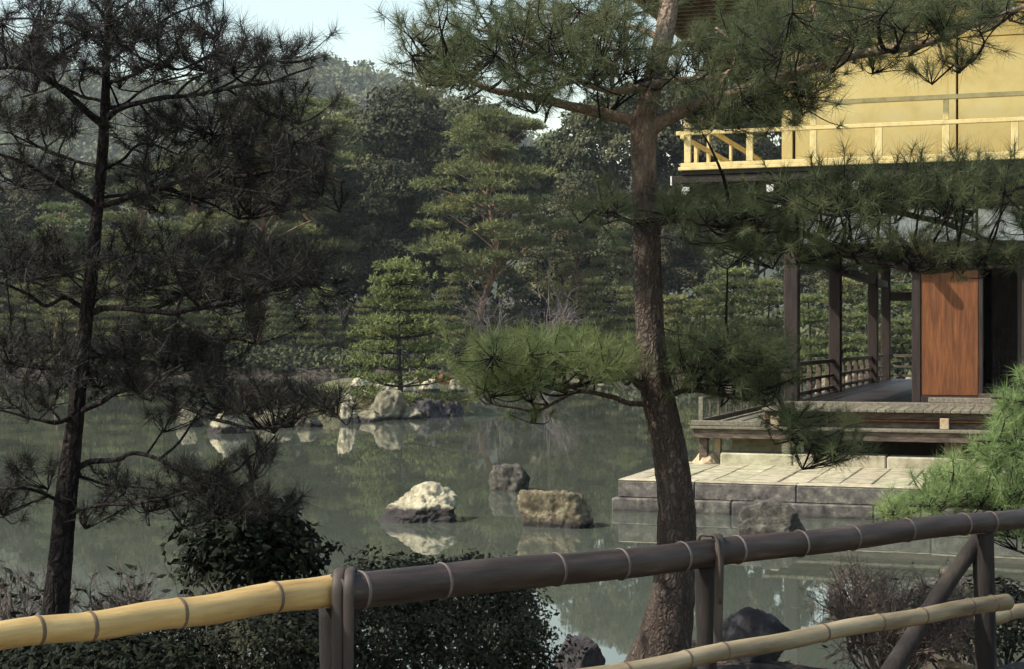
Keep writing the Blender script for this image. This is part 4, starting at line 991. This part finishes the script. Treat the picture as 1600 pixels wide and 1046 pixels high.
cl = [(1405, 794, 26, 17, -.5, .2, 30), (1460, 779, 33, 24, -.5, .4, 55), (1520, 769, 37, 28, -.5, .5, 70), (1580, 764, 37, 30, -.5, .5, 75), (1630, 764, 37, 36, -.5, .5, 60), (1490, 739, 26, 17, -.4, .4, 30), (1550, 704, 30, 25, -.4, .4, 45), (1600, 694, 33, 28, -.4, .4, 55), (1580, 644, 24, 22, -.3, .3, 30), (1615, 629, 22, 32, -.3, .3, 34), (1608, 594, 13, 14, -.3, .3, 10), (1570, 824, 45, 17, -.4, .3, 40)]
near_pine(gpine, 9.7, tr, lm, cl, M['bark_main'], M['needle_green'], 303, nn=50, length=.115, up=.75, dens=1.35, width=.0028, per_hub=5, twig_r=.004)

# ------------------------------------------------------------------ bamboo fence
fence = thing('bamboo_fence', 'bamboo rail fence with one bright yellow rail and dark old rails on wooden posts', 'fence')
M['bamboo_yellow'] = material('bamboo_yellow', [(.13, .07, .026), (.34, .22, .08), (.43, .295, .115), (.54, .40, .19)], 8, 0.42, .5, 60, (.45, 3.5, 3.5), bdist=.003, spec=0.4, contrast=(.25, .78))
M['bamboo_old'] = material('bamboo_old', [(.008, .005, .004), (.026, .017, .013), (.046, .032, .026), (.12, .092, .074)], 9, 0.5, .5, 60, (.45, 3.5, 3.5), bdist=.003, spec=0.3, contrast=(.25, .78))
M['bamboo_grey'] = material('bamboo_grey', [(.045, .03, .018), (.14, .105, .058), (.24, .19, .115), (.34, .28, .18)], 5, 0.55, .5, 60, (.45, 3.5, 3.5), bdist=.003, spec=0.3, contrast=(.25, .78))
M['bamboo_node'] = material('bamboo_node', [(.07, .045, .03), (.16, .11, .07)], 8, .7, .3, 40)
M['node_pale'] = material('node_pale', [(.07, .052, .048), (.16, .13, .115)], 12, .7, .3, 40)
M['post_wood'] = material('post_wood', [(.007, .006, .006), (.018, .014, .013), (.042, .034, .030)], 8, .9, .9, 26, (1, 1, .25), bdist=.01)
M['strap'] = material('strap', [(.018, .013, .011), (.040, .030, .024), (.085, .066, .052)], 9, .6, .3, 40, (1, 1, .2), bdist=.003)

def fence_pt(px, py, dh=.70):
    """on the fence line: dh below the eye"""
    return at(px, py, dh * F / (py - HZ))

def culm(name, A, B, r0, r1, nodes, mat, node_mat, parent, seed, sag=.0):
    """one bamboo stem from A to B (its own x axis) with swollen nodes, each ring a piece of its own"""
    A, B = np.array(A, float), np.array(B, float); L = np.linalg.norm(B - A); n = max(40, int(L / .012)); t = np.linspace(0, 1, n)
    bend = lambda q: .004 * np.sin(q * 7 + seed) + .0025 * np.sin(q * 23 + 2 * seed)
    p = np.stack([t * L, bend(t + .3), bend(t)], -1)
    r = r0 + (r1 - r0) * t
    cells = np.searchsorted(np.array(sorted(nodes)), t); rr_ = np.random.default_rng(seed).uniform(-.018, .018, len(nodes) + 1); r = r * (1 + rr_[cells])
    r = np.convolve(np.pad(r, 2, mode='edge'), np.ones(5) / 5, 'valid')
    for q in nodes: r = r * (1 + .055 * np.exp(-((t - q) * L / .012) ** 2) - .02 * np.exp(-((t - q) * L / .05) ** 2))
    b = MB(); b.tube(p, r, 28, disp=lambda a, s_, rr: rr * .018 * fbm(np.stack([np.cos(a) * 2, np.sin(a) * 2, s_ * 3 + seed], -1).reshape(-1, 3), 3).reshape(a.shape))
    o = b.build(name, mat, parent, True); o.location = A
    o.rotation_mode = 'QUATERNION'; o.rotation_quaternion = Vector(B - A).to_track_quat('X', 'Z')
    for q in nodes:
        k = np.linspace(-.0055, .0055, 7); c = np.array([q * L, float(bend(q + .3)), float(bend(q))]); rb = (r0 + (r1 - r0) * q)
        nb = MB(); nb.tube(c + np.array([1.0, 0, 0]) * k[:, None], rb * np.array([1.035, 1.055, 1.08, 1.045, 1.07, 1.05, 1.03]), 28, cap=False, disp=lambda a, s_, rr: rr * .012 * fbm(np.stack([np.cos(a) * 3, np.sin(a) * 3, s_ * 3 + q * 50], -1).reshape(-1, 3), 2).reshape(a.shape)); nb.build('node_ring', node_mat, o, True)
    return o
# top rails: yellow on the left, dark ones to the right
A = fence_pt(-150, 1016); B = fence_pt(532, 922)
culm('top_rail', A, B, .031, .044, [.13, .262, .372, .58, .82], M['bamboo_yellow'], M['bamboo_node'], fence, 1)
A2 = fence_pt(522, 927); B2 = fence_pt(1700, 800)
LX = lambda px: (fence_pt(px, 927 + (800 - 927) * (px - 522) / 1178.)[0] - A2[0]) / (B2[0] - A2[0])
culm('top_rail', A2, B2, .052, .037, [LX(q) for q in (562, 690, 868, 968, 1066, 1153, 1250, 1332, 1418, 1504, 1545, 1600)], M['bamboo_old'], M['node_pale'], fence, 2)
# lower rails
def low_pt(px, py): return at(px, py, .962 * F / (py - HZ))
A3 = low_pt(800, 1079); B3 = low_pt(1572, 939)
culm('lower_rail', A3, B3, .027, .030, [.18, .29, .36, .56, .68, .78, .90, .96], M['bamboo_grey'], M['bamboo_node'], fence, 3)
A4 = at(1532, 968, 6.19); B4 = at(1720, 930, 6.76)
culm('lower_rail', A4, B4, .029, .029, [.2, .55, .8], M['bamboo_grey'], M['bamboo_node'], fence, 4)
# posts, brace and straps
def post(px0, px1, Ytop, topy, parent=fence, seed=1, yb=None):
    c = (px0 + px1) / 2; p = at(c, topy, Ytop); r = (px1 - px0) / 2 * Ytop / F
    q = np.array([p[0], p[1], p[2]]); e = np.array([p[0] + .01, p[1], .35])
    b = MB(); b.tube(smooth_path([q, (q + e) / 2 + [.006, 0, 0], e], 40), r, 16, disp=lambda a, s, rr: rr * .09 * fbm(np.stack([np.cos(a) * 2.5, np.sin(a) * 2.5, s * 2 + seed], -1).reshape(-1, 3), 3).reshape(a.shape))
    return b.build('post', M['post_wood'], fence, True)
pa = fence_pt(540, 925); pb = fence_pt(1106, 864); pc = fence_pt(1540, 818)
post(498, 540, pa[1] + .055, 948, seed=1); post(1086, 1117, pb[1] + .045, 884, seed=2); post(1520, 1553, pc[1] + .04, 834, seed=3)
def strap(x0, x1, railc, rail_r, drop, lean=0.0, name='strap'):
    """split bamboo band bent over the rail and nailed down the post, its own width x1-x0 pixels"""
    Yc = railc[1]; cx = ((x0 + x1) / 2 - 800) / F * Yc; w = (x1 - x0) / F * Yc / 2
    r = rail_r + .006
    prof = [(-r, -drop)] + [(-r, -drop * .5)] + [(-r * math.cos(a), r * math.sin(a)) for a in np.linspace(0, math.pi, 13)] + [(r, -.12)]
    b = MB(); V = []
    for (dy, dz) in prof:
        for k, e in enumerate((-1, -.5, .5, 1)):
            bulge = .006 * (1 - e * e); nrm = np.array([0, dy, max(dz, 0)]); nrm = nrm / max(np.linalg.norm(nrm), 1e-6)
            V.append(np.array([cx + e * w + lean * dz, Yc + dy, railc[2] + dz]) + nrm * bulge)
    m = len(prof); Vo = np.array(V); Vi = Vo - unit(np.stack([0 * Vo[:, 0], Vo[:, 1] - Yc, np.maximum(Vo[:, 2] - railc[2], 0)], -1)) * .005
    f = []
    for i in range(m - 1):
        for k in range(3):
            f.append([i * 4 + k, i * 4 + k + 1, i * 4 + k + 5, i * 4 + k + 4]); f.append([4 * m + i * 4 + k + 4, 4 * m + i * 4 + k + 5, 4 * m + i * 4 + k + 1, 4 * m + i * 4 + k])
        f.append([i * 4, i * 4 + 4, 4 * m + i * 4 + 4, 4 * m + i * 4]); f.append([i * 4 + 7, i * 4 + 3, 4 * m + i * 4 + 3, 4 * m + i * 4 + 7])
    b.add(np.vstack([Vo, Vi]), f)
    return b.build(name, M['strap'], fence, True)
def on_rail(px):
    f = LX(px); return A2 + (B2 - A2) * f, .052 + (.037 - .052) * f
c, r = on_rail(540); strap(522, 541, c, r + .004, .42); strap(540, 556, c + [0, -.004, 0], r + .006, .42)
c, r = on_rail(1119); o = strap(1114, 1128, c, r + .004, .30, .02)
c, r = on_rail(1108)
loop = [c + [-.03, -.0, -.05], c + [-.035, -.01, r + .004], c + [-.005, -.02, r + .012], c + [.02, -.03, r + .004], c + [.028, -r - .01, -.03], c + [.03, -r - .006, -.16]]
b = MB(); b.tube(smooth_path(loop, 24), .006, 8); b.build('binding', M['strap'], fence, True)
b = MB(); q0 = at(1530, 842, pc[1] + .05); q1 = at(1385, 1060, pc[1] - .30)
b.tube(smooth_path([q0, at(1488, 900, pc[1] + .02), at(1440, 975, pc[1] - .10), q1], 40), np.linspace(.030, .036, 40), 14, disp=lambda a, s, rr: rr * .10 * fbm(np.stack([np.cos(a) * 2.5, np.sin(a) * 2.5, s * 2.4], -1).reshape(-1, 3), 3).reshape(a.shape))
b.build('brace', M['post_wood'], fence, True)
for (px, py) in ((1535, 966), (1541, 968)):
    c = at(px, py, 6.2); b = MB(); b.tube(c + np.array([[0, -.034 * math.cos(a), .034 * math.sin(a)] for a in np.linspace(0, 6.3, 20)]), .004, 6); b.build('binding', M['bark_dark'], fence, True)
b = MB(); b.tube(smooth_path([at(1470, 1012, 7.4) * [1, 1, 0] + [0, 0, .70], at(1600, 1030, 7.0) * [1, 1, 0] + [0, 0, .70], at(1750, 1050, 6.6) * [1, 1, 0] + [0, 0, .70]], 30), .022, 10)
tag(b.build('fallen_pole', M['bamboo_grey'], smooth=True), 'pale pole lying on the ground behind the fence at bottom right', 'pole')

# ------------------------------------------------------------------ near shrubs, rocks and litter
def leafy_shrub(root, c, rad, n, size, mat, seed, stems=14, long=1.8, inner=.55, name='foliage', lumps=.3):
    rng = np.random.default_rng(seed); c = np.array(c, float); rad = np.array(rad, float)
    d = unit(rng.normal(size=(n, 3))); d[:, 2] = np.where(d[:, 2] < -.5, -d[:, 2], d[:, 2])
    lump = 1 + lumps * fbm(d * 2.8 + seed, 3)
    P = c + d * rad * (lump * rng.uniform(inner, 1.04, n))[:, None]
    P[:, 2] = np.maximum(P[:, 2], c[2] - rad[2] * .9)
    b = MB(); b.add(*leaf_quads(P, d + np.array([0, -.1, .6]), size, rng, long, .7)); b.build(name, mat, root)
    w = MB()
    for k in range(stems):
        e = c + unit(rng.normal(size=3) + np.array([0, 0, .6])) * rad * .9; s = np.array([c[0] + rng.normal() * rad[0] * .15, c[1] + rng.normal() * rad[1] * .15, c[2] - rad[2] - .1])
        w.tube(smooth_path([s, (s + e) / 2 + rng.normal(size=3) * .05, e], 8), np.linspace(.012, .003, 8), 5, cap=False)
    w.build('stems', M['twig'], root)

M['brown_twig'] = material('brown_twig', [(.06, .042, .034), (.15, .11, .088)], 9, .9)
M['dry_leaf'] = material('dry_leaf', [(.03, .022, .016), (.075, .055, .038)], 9, .8)
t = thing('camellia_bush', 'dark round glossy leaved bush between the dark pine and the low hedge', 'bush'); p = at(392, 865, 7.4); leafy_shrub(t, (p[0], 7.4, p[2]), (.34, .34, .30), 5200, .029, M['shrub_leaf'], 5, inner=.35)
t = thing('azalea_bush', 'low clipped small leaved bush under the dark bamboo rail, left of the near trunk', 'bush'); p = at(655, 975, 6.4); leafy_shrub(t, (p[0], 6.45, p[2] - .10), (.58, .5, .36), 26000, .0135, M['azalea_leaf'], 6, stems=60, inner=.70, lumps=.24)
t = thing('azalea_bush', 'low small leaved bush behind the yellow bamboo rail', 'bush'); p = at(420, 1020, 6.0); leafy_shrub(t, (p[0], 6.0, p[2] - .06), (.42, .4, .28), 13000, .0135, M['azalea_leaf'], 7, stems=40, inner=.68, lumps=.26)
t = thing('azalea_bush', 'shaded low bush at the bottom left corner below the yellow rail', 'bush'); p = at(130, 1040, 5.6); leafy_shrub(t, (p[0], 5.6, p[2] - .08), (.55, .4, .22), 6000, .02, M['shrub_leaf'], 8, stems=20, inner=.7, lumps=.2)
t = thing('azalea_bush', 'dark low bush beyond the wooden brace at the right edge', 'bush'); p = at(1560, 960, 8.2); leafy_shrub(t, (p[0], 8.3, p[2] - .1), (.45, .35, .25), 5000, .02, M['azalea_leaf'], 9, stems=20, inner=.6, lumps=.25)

def twiggy(root, base, H, R, seed, leaf_mat, stems=12, nleaf=700, size=.02, lev=4, r0=.009, stem_mat=None):
    rng = np.random.default_rng(seed); w = MB(); tips = []
    def grow(p, d, ln, r, lv):
        e = p + d * ln; w.tube(smooth_path([p, (p + e) / 2 + rng.normal(size=3) * ln * .1, e], 4), np.linspace(r, r * .65, 4), 4, cap=False); tips.append(e)
        if lv == 0: return
        for k in range(3): grow(p + d * ln * rng.uniform(.45, 1), unit(d + rng.normal(size=3) * .55 + np.array([0, 0, .08])), ln * rng.uniform(.55, .85), r * .62, lv - 1)
    for k in range(stems):
        a = rng.uniform(0, 6.28); grow(np.array(base) + np.array([.05 * math.cos(a), .05 * math.sin(a), -.05]), unit([math.cos(a) * R / H * rng.uniform(.3, 1.1), math.sin(a) * R / H * rng.uniform(.3, 1.1), 1]), H * .36, r0, lev)
    w.build('stems', stem_mat or M['twig'], root)
    if nleaf:
        tp = np.array(tips); P = tp[rng.choice(len(tp), nleaf)] + rng.normal(size=(nleaf, 3)) * .012
        b = MB(); b.add(*leaf_quads(P, np.tile([0, 0, 1.0], (nleaf, 1)), size, rng, 2.2, .8)); b.build('leaves', leaf_mat, root)
t = thing('bare_bush', 'leafless twiggy bush at the water edge between the two right fence posts', 'bush'); p = at(1385, 1030, 7.6); twiggy(t, (p[0], 7.5, .62), .72, .66, 15, M['dry_leaf'], 28, 420, .015, stem_mat=M['brown_twig'])
t = thing('bare_bush', 'sparse twiggy bush with a few leaves beside the dark pine foot', 'bush'); p = at(215, 960, 7.0); twiggy(t, (p[0], 7.0, .62), .86, .48, 16, M['shrub_leaf'], 11, 170, .028)
t = thing('bare_bush', 'thin bare twigs at the left edge by the dark pine', 'bush'); p = at(20, 960, 7.0); twiggy(t, (p[0], 7.0, .60), .85, .35, 17, M['shrub_leaf'], 8, 90, .025)
t = thing('bare_bush', 'thin twigs rising behind the low clipped bush', 'bush'); p = at(820, 960, 7.2); twiggy(t, (p[0], 7.5, .62), .30, .25, 18, M['azalea_leaf'], 5, 120, .018, 3, .005)

for (px, py, Y, w, h, seed, lab) in ((1180, 1012, 7.6, .36, .20, 301, 'dark smooth rock at the water edge right of the near trunk foot'), (905, 1040, 7.6, .26, .14, 302, 'dark low rock at the water edge left of the near trunk foot'),
                                     (1085, 1018, 7.9, .10, .06, 303, 'small pale stone between the trunk foot and the dark rock')):
    p = at(px, py, Y); rock('bank_rock', p[0], Y, p[2], w, w * .9, h, seed, 'rock_dark' if w != .10 else 'rock_grey', lab, 'rock', 'rocks at the near bank', planes=22, rough=.07)
for (px, Y, w, d, h, lab) in ((1520, 13.5, 1.0, .6, .22, 'flat pale stone at the water edge behind the fence brace'), (1600, 13.0, .8, .6, .25, 'flat pale stone at the right edge of the water')):
    x = (px - 800) / F * Y; rock('bank_rock', x, Y, -.04, w, d, h, 310 + px, 'rock_grey', lab, 'rock', 'rocks at the near bank', flat=.2, planes=12)
# fallen needles and litter on the near bank
rng = np.random.default_rng(9); n = 9000
x = rng.uniform(-2.6, 3.6, n); y = rng.uniform(4.5, 8.6, n); z = ground_h(x[None], y[None])[0] + .004
M['litter'] = material('litter', [(.07, .045, .028), (.16, .11, .07), (.26, .2, .13)], 9, .9)
b = MB(); b.add(*leaf_quads(np.stack([x, y, z], -1), np.tile([0, 0, 2.0], (n, 1)), .016, rng, 3.5, .3))
tag(b.build('leaf_litter', M['litter']), 'fallen needles and leaves on the near bank', kind='stuff')

# ------------------------------------------------------------------ the air
hb = MB(); hb.box((-950, -60, -3), (950, 1600, 215))
hm = bpy.data.materials.new('haze_air'); hm.use_nodes = True; hm.node_tree.nodes.clear()
ho = hm.node_tree.nodes.new('ShaderNodeOutputMaterial'); hv = hm.node_tree.nodes.new('ShaderNodeVolumePrincipled')
hv.inputs['Color'].default_value = (.88, .93, 1.0, 1); hv.inputs['Density'].default_value = .00018; hv.inputs['Anisotropy'].default_value = .2
hm.node_tree.links.new(hv.outputs[0], ho.inputs['Volume'])
tag(hb.build('haze', hm), 'thin blue haze in the air over the pond and woods', kind='stuff')
